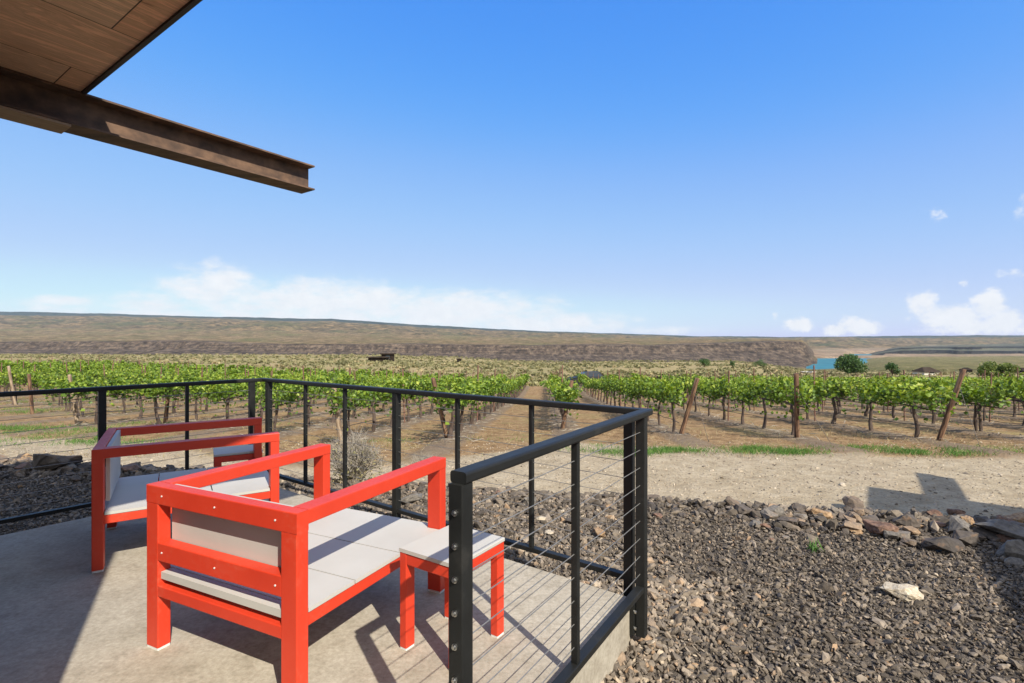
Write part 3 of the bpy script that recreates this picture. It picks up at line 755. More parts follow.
def gravel():
    n = 210000
    Y = 1.1 + (9 - 1.1) * rng.random(n) ** .8; X = (rng.random(n) * 2 - 1) * (1.12 * Y + .7)
    e = edgeY(X)
    k = (Y < e + .55 * rng.random(n) ** 2) & ~in_patio(X, Y, .03) & ~((X * UV.x + Y * UV.y < 1.0) & (X * VV.x + Y * VV.y > .9))
    X, Y = X[k], Y[k]
    keep = rng.random(len(X)) < np.where(X < -2.5, .8, 1.0)
    X, Y = X[keep], Y[keep]; n = len(X)
    dr = -((np.stack([X, Y], -1) - np.array([SC1.x, SC1.y])) @ np.array([-rdirv.y, rdirv.x]))   # distance right of the slab
    near = np.exp(-(np.clip(dr, 0, 9) / .38) ** 2) * (Y < 3.6)
    df = (np.stack([X, Y], -1) - np.array([SC1.x, SC1.y])) @ np.array([fdirv.y, -fdirv.x])
    back = sstep(.2, .8, df) * (X < 1.2)
    size = rng.lognormal(math.log(.0195), .42, n) * (1 + .45 * near + .6 * back * rng.random(n)) * (1 + .05 * np.clip(Y - 3, 0, 4))
    tint = np.clip(rng.beta(1.6, 2.7, n) + .21 * near + .10 * back + (rng.random(n) < .012) * .5 + .10 * fbm(X, Y, .8, 3, 9), 0, 1)
    Z = ground_z(X, Y) + size * .12 + rng.random(n) * .012
    # coarser rubble where the gravel breaks up into the rock edging
    m_ = 5200
    Xr = (rng.random(m_) * 2 - 1) * 7.5; Yr = edgeY(Xr) + rng.normal(-.02, .26, m_) - .25 * np.clip(Xr - 3.4, 0, 2) * rng.random(m_)
    kr = (np.abs(Xr) < 1.12 * Yr) & ~in_patio(Xr, Yr, -.05); Xr, Yr = Xr[kr], Yr[kr]; m_ = len(Xr)
    sr = np.clip(rng.lognormal(math.log(.055), .42, m_), .02, .13)
    X, Y = np.concatenate([X, Xr]), np.concatenate([Y, Yr]); Z = np.concatenate([Z, ground_z(Xr, Yr) + sr * .15 + rng.random(m_) * .02])
    size = np.concatenate([size, sr]); tint = np.concatenate([tint, np.clip(rng.beta(1.5, 3, m_), 0, 1)])
    V, Fc, t = stones(np.stack([X, Y, Z], -1), size, tint)
    o = link('gravel', mesh_np('gravel', V, Fc, t), M['gravel']); tag(o, kind='stuff'); o['label'] = 'dark crushed basalt gravel round the patio'
    # scattered pebbles on the pale road
    n = 9000
    Y = 7 + 6.2 * rng.random(n); X = (rng.random(n) * 2 - 1) * (1.1 * Y + 1)
    k = Y > edgeY(X) + 1.0; X, Y = X[k], Y[k]; n = len(X)
    size = rng.lognormal(math.log(.028), .4, n)
    V, Fc, t = stones(np.stack([X, Y, ground_z(X, Y) + .002], -1), size, rng.random(n))
    o = link('road_pebbles', mesh_np('road_pebbles', V, Fc, t), M['pebble']); tag(o, kind='stuff'); o['label'] = 'small pebbles scattered over the pale gravel road'
gravel()

def rock_mesh(seed, sx=1, sy=.8, sz=.6, npts=15):
    r = random.Random(seed); bm = bmesh.new()
    for i in range(npts):
        v = Vector((r.gauss(0, 1), r.gauss(0, 1), r.gauss(0, 1))).normalized() * r.uniform(.78, 1.0)
        m = max(abs(v.x), abs(v.y), abs(v.z)); v = v.lerp(v / m, .45)     # boxier, like broken basalt
        bm.verts.new((v.x * sx * .5, v.y * sy * .5, v.z * sz * .5))
    bmesh.ops.convex_hull(bm, input=bm.verts)
    for v in [v for v in bm.verts if not v.link_faces]: bm.verts.remove(v)
    bmesh.ops.dissolve_limit(bm, angle_limit=R(9), verts=bm.verts, edges=bm.edges)
    bmesh.ops.bevel(bm, geom=list(bm.edges), offset=.012, segments=1, affect='EDGES', clamp_overlap=True)
    bmesh.ops.triangulate(bm, faces=[f for f in bm.faces if len(f.verts) > 4])
    bmesh.ops.subdivide_edges(bm, edges=[e for e in bm.edges if e.calc_length() > .16], cuts=2, use_grid_fill=True)
    for v in bm.verts:
        v.co += v.co.normalized() * (mnoise.noise(v.co * 5 + Vector((seed, 0, 0))) * .06 + mnoise.noise(v.co * 13 + Vector((0, seed, 0))) * .035)
    me = bpy.data.meshes.new('rock'); bm.to_mesh(me); bm.free(); return me
RM = [rock_mesh(i, 1, random.uniform(.6, .95), random.uniform(.38, .8)) for i in range(14)]
RM_MAT = {}
def rock(x, y, size, label, mat='basalt', group=None, var=None, rz=None, tilt=.25, sink=.25, z=None, flat=1.0):
    i = random.randrange(14) if var is None else var
    key = (i, mat)
    if key not in RM_MAT:
        me = RM[i].copy(); me.name = 'rock'; me.materials.clear(); me.materials.append(M[mat]); RM_MAT[key] = me
    o = link('rock', RM_MAT[key], None)
    h = .6 * size
    o.scale = (size, size, size * flat); o.rotation_euler = (random.uniform(-tilt, tilt), random.uniform(-tilt, tilt), random.uniform(0, 6.28) if rz is None else rz)
    o.location = (x, y, (gz(x, y) if z is None else z) + h * (.5 - sink))
    tag(o, label, 'rock', group); return o
def at_ground(px, py):
    """walk down the sight line of a photo point to where it meets the ground"""
    tx, tz = (px - 512) / F, (341.5 - py) / F
    y = 1.5
    while y < 500:
        if H + tz * y <= gz(tx * y, y): break
        y *= 1.01
    return tx * y, y
special = [
    (903, 599, .25, 'cream-coloured flat stone lying alone on the dark gravel', 'paleRock', 3),
    (816, 517, .24, 'tan angular rock with a dark side at the gravel edge', 'tanRock', 1),
    (853, 512, .42, 'wide flat dark slab of rock lying at the gravel edge', 'basalt', 5),
    (879, 535, .30, 'reddish brown broken rock in front of the flat slab', 'redRock', 7),
    (957, 516, .24, 'brown upright rock standing in the roof shadow at right', 'redRock', 9),
    (965, 532, .30, 'long brown and grey rock half out of the roof shadow', 'tanRock', 4),
    (1001, 541, .40, 'large flat grey rock by the right edge of the photo', 'greyRock', 5),
    (1016, 560, .28, 'grey rock at the far right, lowest beside the shadow edge', 'greyRock', 8),
    (730, 508, .17, 'grey angular rock right of the railing corner', 'greyRock', 2),
    (56, 472, .62, 'largest dark boulder on the shaded mound at left', 'basalt', 0),
    (409, 504, .30, 'pale grey block of rock just behind the thick back post', 'greyRock', 10),
    (549, 536, .11, 'round cream stone nearest the back rail', 'paleRock', 0),
    (541, 521, .11, 'cream stone just behind the round one by the back rail', 'paleRock', 11),
    (561, 513, .08, 'small cream stone farthest behind the back rail', 'paleRock', 12),
    (509, 551, .085, 'white stone lying against the front edge of the patio', 'paleRock', 13),
    (658, 519, .12, 'reddish rock just right of the corner post', 'redRock', 2),
    (678, 515, .08, 'small pale stone right of the corner post', 'paleRock', 3),
    (530, 505, .2, 'dark grey rock behind the second baluster', 'greyRock', 6),
    (600, 538, .2, 'tan rock behind the back rail near the corner post', 'tanRock', 7),
    (772, 541, .06, 'little orange-red stone out on the gravel', 'redRock', 1),
]
for px, py, s, lab, mt, var in special:
    x, y = at_ground(px, py); rock(x, y, s, lab, mt, None, var, sink=.2 if s < .3 else .12, flat=.6 if 'cream-coloured flat' in lab else 1, rz=2.6 if 'cream-coloured flat' in lab else None, tilt=.1 if 'cream-coloured flat' in lab else .25)
cnt = 0
GR = 'rough rocks lining the edge of the gravel'
while cnt < 276:
    X = random.uniform(-8.5, 7.2) if cnt < 130 else (random.uniform(2.2, 6.3) if cnt < 225 else random.uniform(-7.6, -4.6)); e = float(edgeY(np.array([X]))[0])
    Y = e + random.gauss(.0, .32) + (-.2 if X > 2 else 0)
    if cnt > 150 and X > 3.2: Y -= random.random() * .8 * min(1, (X - 3.2) / 2)
    if X > Y * 1.15 or X < -Y * 1.15 or bool(in_patio(np.array([X]), np.array([Y]), -.15)[0]): continue
    big = .07 + .17 * random.random() ** 2.4 + (.10 if X > 3.2 or X < -4 else 0) * random.random()
    rock(X, Y, big, 'angular broken basalt rock in the line of rocks edging the gravel', random.choices(['basalt', 'greyRock', 'redRock', 'tanRock'], [10, .9, .7, .8])[0], GR, sink=.15)
    cnt += 1

# ------------------------------------------------------------------ leaves
def leaves(P, D, size, tint, wid=.95, fold=.16):
    """diamond leaf blades at P growing along D"""
    n = len(P)
    D = D / np.linalg.norm(D, axis=1)[:, None]
    r = rng.normal(size=(n, 3)); S = np.cross(D, r); S /= np.linalg.norm(S, axis=1)[:, None]; U = np.cross(S, D)
    s = np.asarray(size)[:, None]
    base = P - D * s * .5
    V = np.stack([base, base + D * s * .42 - S * s * wid * .5 + U * s * fold, base + D * s, base + D * s * .42 + S * s * wid * .5 + U * s * fold], 1)
    i = (np.arange(n) * 4)[:, None]
    Fc = np.concatenate([i + np.array([[0, 1, 2]]), i + np.array([[0, 2, 3]])], 1).reshape(-1, 3)
    return V.reshape(-1, 3), Fc, np.repeat(tint, 2)
def vine_foliage(nl, size, length=1.0, seed=0):
    s = rng.uniform(-length, length, nl)
    # shoots: clumps of leaves along ~11 rising canes
    ncane = 15
    cs = rng.uniform(-length, length, ncane); ct = rng.uniform(.45, 1.0, ncane); cl = rng.normal(0, .22, ncane); cw = rng.normal(0, .16, ncane)
    k = rng.integers(0, ncane, nl); t = rng.random(nl) ** .85
    x = cs[k] + cl[k] * t + rng.normal(0, .085, nl)
    y = cw[k] * (.4 + t) + rng.normal(0, .13, nl) * (1 - .35 * t)
    z = .97 + ct[k] * .64 * t + rng.normal(0, .05, nl)
    droop = rng.random(nl) < .045
    z = np.where(droop, .95 - rng.random(nl) ** 1.6 * .45, z); y = np.where(droop, rng.normal(0, .24, nl), y)
    P = np.stack([x, y, z], -1)
    D = np.stack([rng.normal(0, .8, nl), rng.normal(0, .8, nl) + np.sign(y) * .5, rng.normal(-.1, .55, nl)], -1)
    sz = size * rng.uniform(.65, 1.3, nl)
    hgt = np.clip((z - .88) / .7, 0, 1)
    tint = np.clip(.19 + .40 * hgt ** 1.3 + rng.normal(0, .22, nl), 0, 1)      # lighter and yellower with height, plus random spread
    return P, D, sz, tint
def vine_trunk(seed, two=False):
    r = random.Random(seed); mb = MB()
    for j in range(2 if two else 1):
        pts, rad = [], []
        x = r.uniform(-.06, .06) + .1 * j; y = r.uniform(-.03, .03); lean = r.uniform(-.16, .16)
        for i in range(9):
            t = i / 8
            pts.append((x + lean * t + .03 * math.sin(6 * t + seed + j), y + .03 * math.sin(5 * t + 2 * seed), -.03 + .95 * t))
            rad.append((.055 - .018 * t) * r.uniform(.75, 1.25) * (1.35 if i == 0 else 1) * (.8 if two else 1))
        mb.tube(pts, rad, 7)
        top = pts[-1]
        for sg in (-1, 1):
            mb.tube([top, (top[0] + .15 * sg, top[1], .93), (top[0] + .5 * sg, .02, .93 + r.uniform(-.03, .03)), (.92 * sg, 0, .92)], [.026, .024, .02, .012], 5)
        for i in range(7):
            cx = r.uniform(-.85, .85); mb.tube([(cx, 0, .92), (cx + r.uniform(-.1, .1), r.uniform(-.12, .12), 1.25), (cx + r.uniform(-.2, .2), r.uniform(-.2, .2), 1.5)], [.008, .006, .003], 4, False)
    return mb.mesh('trunk', True)
NV = 7
FOL = []; TRK = []
for i in range(NV):
    V, Fc, t = leaves(*vine_foliage(500, .108))
    me = mesh_np('foliage', V, Fc, t); me.materials.append(M['vine']); FOL.append(me)
    tm = vine_trunk(i, i % 3 == 1); tm.materials.append(M['bark']); TRK.append(tm)
FAR = []
for i in range(4):
    FAR.append((leaves(*vine_foliage(170, .20)), ))
plants = []
for k, x0, ys in ROWS:
    y = ys + .75
    j = 0
    while y < YEND:
        x = x0 + ROWM * (y - 12.5)
        if abs(x) < 1.4 * y + 3 and (j == 0 or random.random() > .035): plants.append((y, k, x, j))
        y += 1.83 + random.uniform(-.08, .08); j += 1
plants.sort(key=lambda p: p[0] + abs(p[2]) * .15 + (500 if abs(p[2]) > 1.05 * p[0] + 1 else 0))
rowtxt = {-2: 'row of the grey end post', -1: 'row of the left-leaning end post', 0: 'row seen end-on above the back rail',
          1: 'row of the right-leaning post by the railing corner', 2: 'row of the upright end post', 3: 'row of the tallest leaning end post'}
proto = None
rot = math.atan2(1, ROWM)
farV, farF, farT, farTV, farTF = [], [], [], [], []
fo = to = 0
for idx, (y, k, x, j) in enumerate(plants):
    z = gz(x, y); a = rot + (math.pi if random.random() < .5 else 0)
    if idx < 300:
        if proto is None:
            root = empty('grapevine'); link('trunk', TRK[0], None, root); link('foliage', FOL[0], None, root); proto = root
        else: root = copy_tree(proto)
        root.location = (x, y, z); root.rotation_euler = (0, 0, a); root.scale = (random.uniform(.84, 1.1), random.uniform(.82, 1.18), random.uniform(.9, 1.09))
        for ch in root.children:
            v = random.randrange(NV); ch.data = TRK[v] if ch.name.startswith('trunk') else FOL[v]
        rt = rowtxt.get(k)
        if rt is None:
            rt = 'dense rows at left' if k < 0 else 'rows running off the right edge'
            lab = 'leafy green grapevine in the ' + rt
            grp = 'grapevines in the ' + rt
        elif j == 0: lab = 'leafy grapevine nearest the road in the ' + rt; grp = None
        else: lab = 'leafy green grapevine in the ' + rt; grp = 'grapevines in the ' + rt
        tag(root, lab, 'grapevine')
        if grp: root['group'] = grp
        elif 'group' in root: del root['group']
    else:
        (V, Fc, t), = FAR[random.randrange(4)]
        c, s_ = math.cos(a), math.sin(a)
        W = np.stack([V[:, 0] * c - V[:, 1] * s_ + x, V[:, 0] * s_ + V[:, 1] * c + y, V[:, 2] * random.uniform(.93, 1.08) + z], -1)
        farV.append(W); farF.append(Fc + fo); farT.append(t); fo += len(V)
        tm = MB().tube([(0, 0, -.05), (random.uniform(-.06, .06), 0, .45), (0, 0, .95)], [.05, .04, .035], 5)
        farTV.append(np.array(tm.v) + np.array([x, y, z]));
        farTF.append([[q + to for q in f] for f in tm.f]); to += len(tm.v)
o = link('distant_vines', mesh_np('distant_vines', np.concatenate(farV), np.concatenate(farF), np.concatenate(farT)), M['vine']); tag(o, kind='stuff'); o['label'] = 'far grapevines massed at the back of the vineyard'
quads = np.array([f for fs in farTF for f in fs if len(f) == 4])
link('trunks', mesh_np('trunks', np.concatenate(farTV), quads), M['bark'], o)['kind'] = 'stuff'

# posts, hoses
def round_post(h, r0, r1, seed):
    rr = random.Random(seed); pts, rad = [], []
    for i in range(8):
        t = i / 7; pts.append((.012 * math.sin(3 * t + seed), .012 * math.cos(2 * t + seed), -.15 + (h + .15) * t)); rad.append((r0 + (r1 - r0) * t) * rr.uniform(.95, 1.05))
    pts.append((pts[-1][0], pts[-1][1], h + .012)); rad.append(rad[-1] * .8)
    return MB().tube(pts, rad, 12).mesh('end_post', True)
EP = {}
def end_post(px_foot, py_foot, px_top, py_top, label, mat='postwood', guy=True, r=.062):
    x, y = at_ground(px_foot, py_foot); z = gz(x, y)
    hz = (H - z) - (py_top - 341.5) * y / F
    xt = (px_top - 512) / F * y
    root = empty('end_post', (x, y, z)); tag(root, label, 'post', 'wooden end posts of the vine rows')
    d = Vector((xt - x, -.12 * hz, hz)); L_ = d.length
    o = link('shaft', round_post(L_, r * 1.05, r * .92, int(px_foot)), M[mat], root)
    o.rotation_euler = Vector((0, 0, 1)).rotation_difference(d.normalized()).to_euler()
    if guy:
        e = Vector((random.uniform(-.1, .4), -1.25, 0)); e.z = gz(x + e.x, y + e.y) - z
        MB().tube([d * .8, e], .006, 5).build('guy_wire', M['wire'], root)
        MB().tube([e + Vector((0, 0, -.08)), e + Vector((0, 0, .05))], .012, 6).build('anchor', M['wire'], root)
    return root
end_post(680, 437, 695, 378, 'wooden end post leaning right, beside the railing corner')
end_post(797.5, 440.5, 791.5, 373.5, 'upright brown end post of the vine row right of the railing')
end_post(938, 442, 956, 369, 'tall brown end post leaning right near the right edge')
end_post(447, 441, 434.5, 377.5, 'wooden end post leaning left, seen above the back rail')
end_post(562, 431, 571.5, 380.5, 'wooden end post seen above the right part of the back rail', guy=False)
end_post(342, 447, 337, 386, 'weathered grey end post seen behind the back rail', 'greypost', False)
end_post(165, 424, 173, 385, 'leaning brown end post behind the left balusters', 'postwood', False)
end_post(78, 426, 75, 374.5, 'pale end post left of the thick left post', 'greypost', False)
end_post(32, 416, 34, 374, 'brown end post second from the left edge', 'postwood', False)
end_post(16, 406, 13, 366, 'pale grey end post nearest the left edge', 'greypost', False)
lp = None; lpm = None
nlp = 0
for k, x0, ys in ROWS:
    y = ys + 5.8
    while y < YEND + .5:
        x = x0 + ROWM * (y - 12.5)
        if abs(x) < 1.03 * y + .5 and nlp < 250:
            if lp is None:
                lp = link('line_post', MB().bar((0, 0, -.1), (0, 0, 2.0), .045, .035, (0, 1, 0), .004).mesh('line_post'), M['steelpost']); o = lp
            else: o = lp.copy(); COL.objects.link(o)
            o.location = (x, y, gz(x, y)); o.rotation_euler = (random.uniform(-.05, .05), random.uniform(-.05, .05), random.uniform(0, 1)); o.scale = (1, 1, random.uniform(.93, 1.08))
            tag(o, 'thin rusty post rising out of the leaves along the vine rows', 'post', 'thin line posts along the vine rows'); nlp += 1
        y += 5.5
for k, x0, ys in ROWS:
    if not -6 <= k <= 7: continue
    pts = []; y = ys
    while y < 40:
        x = x0 + ROWM * (y - 12.5); pts.append((x, y, gz(x, y) + .42 + .02 * math.sin(y * 3.4))); y += .9
    o = MB().tube(pts, .009, 5).build('drip_hose', M['hose'])
    tag(o, 'thin dark irrigation hose along the ' + rowtxt.get(k, 'vine rows beside the patio'), 'hose', 'irrigation hoses along the vine rows')

# ------------------------------------------------------------------ grass, dry litter, sagebrush
def blades(X, Y, h, tint, spread=.5, wid=.09):
    n = len(X)
    D = np.stack([rng.normal(0, spread, n), rng.normal(0, spread, n), np.ones(n)], -1)
    P = np.stack([X, Y, ground_z(X, Y) + h * .42], -1)
    return leaves(P, D, h, tint, wid, .02)
def patches(lst):
    Xs, Ys = [], []
    for px, py, wx, wy, n in lst:
        x, y = at_ground(px, py); Xs.append(rng.normal(x, wx, n)); Ys.append(rng.normal(y, wy, n))
    return np.concatenate(Xs), np.concatenate(Ys)
X, Y = patches([(814, 553, .025, .02, 30), (595, 450, .4, .3, 1300), (628, 455, .35, .2, 1700), (668, 452, .45, .22, 1700), (745, 450, .4, .2, 1100), (775, 454, .5, .16, 2400), (925, 455, .5, .14, 2400), (895, 450, 1.1, .24, 1700), (960, 457, .35, .1, 250), (1010, 453, .6, .2, 250),
                (15, 430, .9, .5, 4200), (80, 442, 1.2, .4, 4200), (60, 433, 1.6, .5, 2400), (10, 412, 1.2, .9, 2600), (60, 402, 2.5, 1.5, 4200), (110, 412, 1.5, 1, 900), (190, 405, 3, 1.5, 1200), (140, 424, 1.2, .6, 900), (380, 442, .6, .3, 400), (240, 425, 1.2, .6, 500), (500, 440, .5, .3, 250)])
k = fbm(X, Y, 1.6, 3, 77) > rng.normal(-.12, .2, len(X)); X, Y = X[k], Y[k]
V, Fc, t = blades(X, Y, rng.uniform(.05, .15, len(X)), np.clip(rng.normal(.42, .27, len(X)), 0, 1), .7)
o = link('grass', mesh_np('grass', V, Fc, t), M['grass']); tag(o, kind='stuff'); o['label'] = 'patches of green grass beside the road and under the vines'
n = 33000
Y = 10.6 + 22 * rng.random(n) ** 1.5; X = (rng.random(n) * 2 - 1) * 1.35 * Y
k = (fbm(X, Y, .45, 4, 5) > rng.normal(.1, .25, n)); X, Y = X[k], Y[k]; n = len(X)
V, Fc, t = blades(X, Y, rng.uniform(.04, .13, n) * (1 + .02 * Y), rng.random(n) ** 1.1, 1.0)
o = link('dry_grass', mesh_np('dry_grass', V, Fc, t), M['dryGrass']); tag(o, kind='stuff'); o['label'] = 'dry straw and stubble on the vineyard floor'
# prunings along the berms
n = 9000
kk = rng.integers(0, len(ROWS), n); Y = 12.5 + 22 * rng.random(n) ** 1.4; X = rowxs[kk] + ROWM * (Y - 12.5) + rng.normal(0, .3, n)
st = np.array([r[2] for r in ROWS])[kk]; k = (Y > st - .3) & (np.abs(X) < 1.1 * Y); X, Y = X[k], Y[k]; n = len(X)
D = np.stack([rng.normal(0, 1, n), rng.normal(0, 1, n), rng.normal(0, .15, n)], -1)
V, Fc, t = leaves(np.stack([X, Y, ground_z(X, Y) + .07 + rng.random(n) * .05], -1), D, rng.uniform(.1, .45, n), rng.random(n), .07, .03)
o = link('prunings', mesh_np('prunings', V, Fc, t), M['twig']); tag(o, kind='stuff'); o['label'] = 'grey dry prunings lying along the vine rows'

def sagebrush():
    n = 16000
    Y = 61 + 390 * rng.random(n) ** 1.35; X = (rng.random(n) * 2 - 1) * 1.35 * Y
    k = fbm(X, Y, .035, 4, 12) > rng.normal(-.05, .28, n); X, Y = X[k], Y[k]; n = len(X)
    nl = 14
    r = rng.uniform(.25, .75, n) * (1 + .0015 * Y)
    P = rng.normal(size=(n, nl, 3)); P /= np.linalg.norm(P, axis=2)[:, :, None]; P[:, :, 2] = np.abs(P[:, :, 2]) * .8
    P = P * r[:, None, None] * rng.uniform(.55, 1, (n, nl, 1))
    D = P + rng.normal(0, .3, P.shape) * r[:, None, None]
    W = (P + np.stack([X, Y, ground_z(X, Y)], -1)[:, None, :]).reshape(-1, 3)
    t = np.clip(np.repeat(rng.normal(.45, .28, n), nl) + rng.normal(0, .1, n * nl), 0, 1)
    V, Fc, tt = leaves(W, D.reshape(-1, 3), np.repeat(r, nl) * .8, t, 1.0)
    o = link('sagebrush', mesh_np('sagebrush', V, Fc, tt), M['sage']); tag(o, kind='stuff'); o['label'] = 'low grey-green sagebrush over the dry plain'
sagebrush()

# dead shrub behind the back rail
def dry_shrub(px, py, h, w, n, label):
    x, y = at_ground(px, py); root = empty('dry_shrub', (x, y, gz(x, y))); tag(root, label, 'shrub')
    r = random.Random(int(px)); mb = MB()
    for i in range(n):
        a = r.uniform(0, 6.28); t = r.random() ** .6
        tip = Vector((math.cos(a) * w * t, math.sin(a) * w * t, h * (1.05 - .55 * t * t) * r.uniform(.65, 1.05)))
        mid = tip * .5 + Vector((r.uniform(-.05, .05), r.uniform(-.05, .05), h * .12))
        mb.tube([(r.uniform(-.04, .04), r.uniform(-.04, .04), 0), mid, tip], [.007, .005, .002], 3, False)
        for j in range(3):
            q = mid.lerp(tip, r.random()); mb.tube([q, q + Vector((r.uniform(-.12, .12), r.uniform(-.12, .12), r.uniform(.02, .16)))], [.003, .0015], 3, False)
    mb.build('twigs', M['twig'], root)
    P = rng.normal(size=(n * 3, 3)); P /= np.linalg.norm(P, axis=1)[:, None]; P[:, 2] = np.abs(P[:, 2])
    P = P * np.array([w, w, h]) * rng.uniform(.3, 1, (len(P), 1))
    V, Fc, t = leaves(P, rng.normal(size=P.shape), rng.uniform(.02, .055, len(P)), np.clip(rng.normal(.75, .2, len(P)), 0, 1), .5)
    link('dry_leaves', mesh_np('dry_leaves', V, Fc, t), M['sage'], root)
dry_shrub(352, 484, .58, .42, 260, 'dead grey twiggy shrub just behind the back rail')
dry_shrub(425, 474, .28, .30, 120, 'low dry shrub behind the back rail, right of the thick post')

# ------------------------------------------------------------------ trees, houses, vehicle far off
def tree(px, py_base, py_top, wpx, label, mat='treeleaf', lobes=9, nl=1500, name='tree', low=.12):
    x, y = at_ground(px, py_base); z = gz(x, y); h = (py_base - py_top) * y / F; w = wpx * y / F
    root = empty(name, (x, y, z)); tag(root, label, 'tree')
    r = random.Random(int(px)); tk = MB()
    tk.tube([(0, 0, -.2), (.03 * h, 0, h * .25), (0, .02 * h, h * .5), (-.02 * h, 0, h * .8)], [h * .04, h * .03, h * .02, h * .008], 7)
    cs = []
    for i in range(lobes):
        a = 6.28 * i / lobes + r.uniform(-.4, .4); t = r.uniform(.25, 1)
        c = Vector((math.cos(a) * w * .33 * t, math.sin(a) * w * .33 * t, h * r.uniform(low + .2, .78))); cs.append((c, r.uniform(.17, .26) * min(w, h * 1.4)))
        tk.tube([(0, 0, h * .2), c * .55 + Vector((0, 0, h * .06)), c], [h * .016, h * .011, h * .005], 5)
    tk.build('trunk', M['bark'], root, True)
    k = rng.integers(0, lobes, nl); P = rng.normal(size=(nl, 3)); P /= np.linalg.norm(P, axis=1)[:, None]
    C_ = np.array([list(c[0]) for c in cs])[k]; rr = np.array([c[1] for c in cs])[k]
    P = C_ + P * (rr * rng.uniform(.45, 1.08, nl))[:, None] * np.array([1, 1, .85])
    keep = P[:, 2] > h * low; P = P[keep]; n = len(P)
    V, Fc, t = leaves(P, rng.normal(size=P.shape), rng.uniform(.05, .085, n) * h * 1.1, np.clip(rng.normal(.5, .24, n), 0, 1))
    link('crown', mesh_np('crown', V, Fc, t), M[mat], root)
tree(849, 374.5, 353.5, 33, 'round full green tree in front of the river', nl=4200, lobes=16, low=.03)
tree(892, 377, 361, 15, 'small narrow tree right of the round tree by the river', nl=1100)
tree(997, 379, 361, 44, 'broad yellow-green tree at the right edge', 'yellowleaf', 18, 5200, low=.03)
tree(982, 378, 367, 12, 'low dark bush beside the dark house at right', 'treeleaf', 7, 700)
tree(704, 367.5, 357, 14, 'leftmost dark tree standing below the cliff', nl=900)
tree(732, 368, 359, 7, 'small dark tree between two larger ones below the cliff', nl=500)
tree(760, 367.5, 359.5, 16, 'wide low dark tree, rightmost of three below the cliff', nl=900)

M['darkwood'] = mat_noise('dark_cabin_wall', [(.3, (.016, .012, .010)), (.7, (.035, .026, .021))], 1, .9, spec=.1)
M['darkroof'] = mat_noise('brown_roof', [(.3, (.03, .022, .017)), (.7, (.06, .045, .034))], 1, .9, spec=.1)
M['glass'] = mat_noise('dark_glass', [(.3, (.03, .04, .05)), (.7, (.05, .06, .07))], 1, .08)
M['paleroof'] = mat_noise('pale_roof', [(.3, (.5, .48, .42)), (.7, (.62, .6, .54))], 1, .8)
def cabin(px, py_base, w, d, h, label, gable=False, mat='darkwood', rmat='darkroof', rz=0, over=.6, lift=0):
    x, y = at_ground(px, py_base); root = empty('house', (x, y, gz(x, y) + lift), rz); tag(root, label, 'house')
    MB().box((-w/2, -d/2, -.6), (w/2, d/2, h)).build('wall', M[mat], root)
    o = over
    if gable:
        vs = [(-w/2 - o, -d/2 - o, h), (w/2 + o, -d/2 - o, h), (w/2 + o, d/2 + o, h), (-w/2 - o, d/2 + o, h), (-w/4, 0, h + .35 * d), (w/4, 0, h + .35 * d)]
        MB().add(vs, [(0, 1, 5, 4), (2, 3, 4, 5), (1, 2, 5), (3, 0, 4), (3, 2, 1, 0)]).build('roof', M[rmat], root)
    else: MB().box((-w/2 - o, -d/2 - o, h + .01), (w/2 + o, d/2 + o, h + min(.35, .3 * h))).build('roof', M[rmat], root)
    n = max(1, int(w / 3))
    for i in range(n):
        cx = -w/2 + w * (i + .5) / n
        MB().box((cx - .7, -d/2 - .06, .9), (cx + .7, -d/2 - .005, h - .4)).build('window', M['glass'], root)
    return root
cabin(379, 361.5, 6.0, 5, 1.3, 'lowest left block of the dark cabin on the dry plain')
cabin(388, 361.5, 4.2, 4, 2.5, 'tall right block of the dark cabin on the dry plain', rz=.2)
cabin(459, 363, 1.5, 1.5, 1.4, 'tiny dark hut alone on the dry plain', over=.3)
cabin(926, 374.8, 5.0, 4, .9, 'low house with a wide brown roof at right', True, 'paleroof', 'darkroof', .1, over=.4)
cabin(966, 373.5, 3.6, 3.4, 1.7, 'dark house behind the leaning post at right', True, 'darkwood', 'darkwood', -.2)
cabin(1022, 373.2, 3.2, 4, 1.2, 'dark low house at the extreme right', True, 'darkwood', 'darkwood', 0)
cabin(808, 373.6, 4.0, 2.2, .4, 'long pale shed in front of the cliff foot', False, 'trim', 'paleroof', .05, .1, .1)

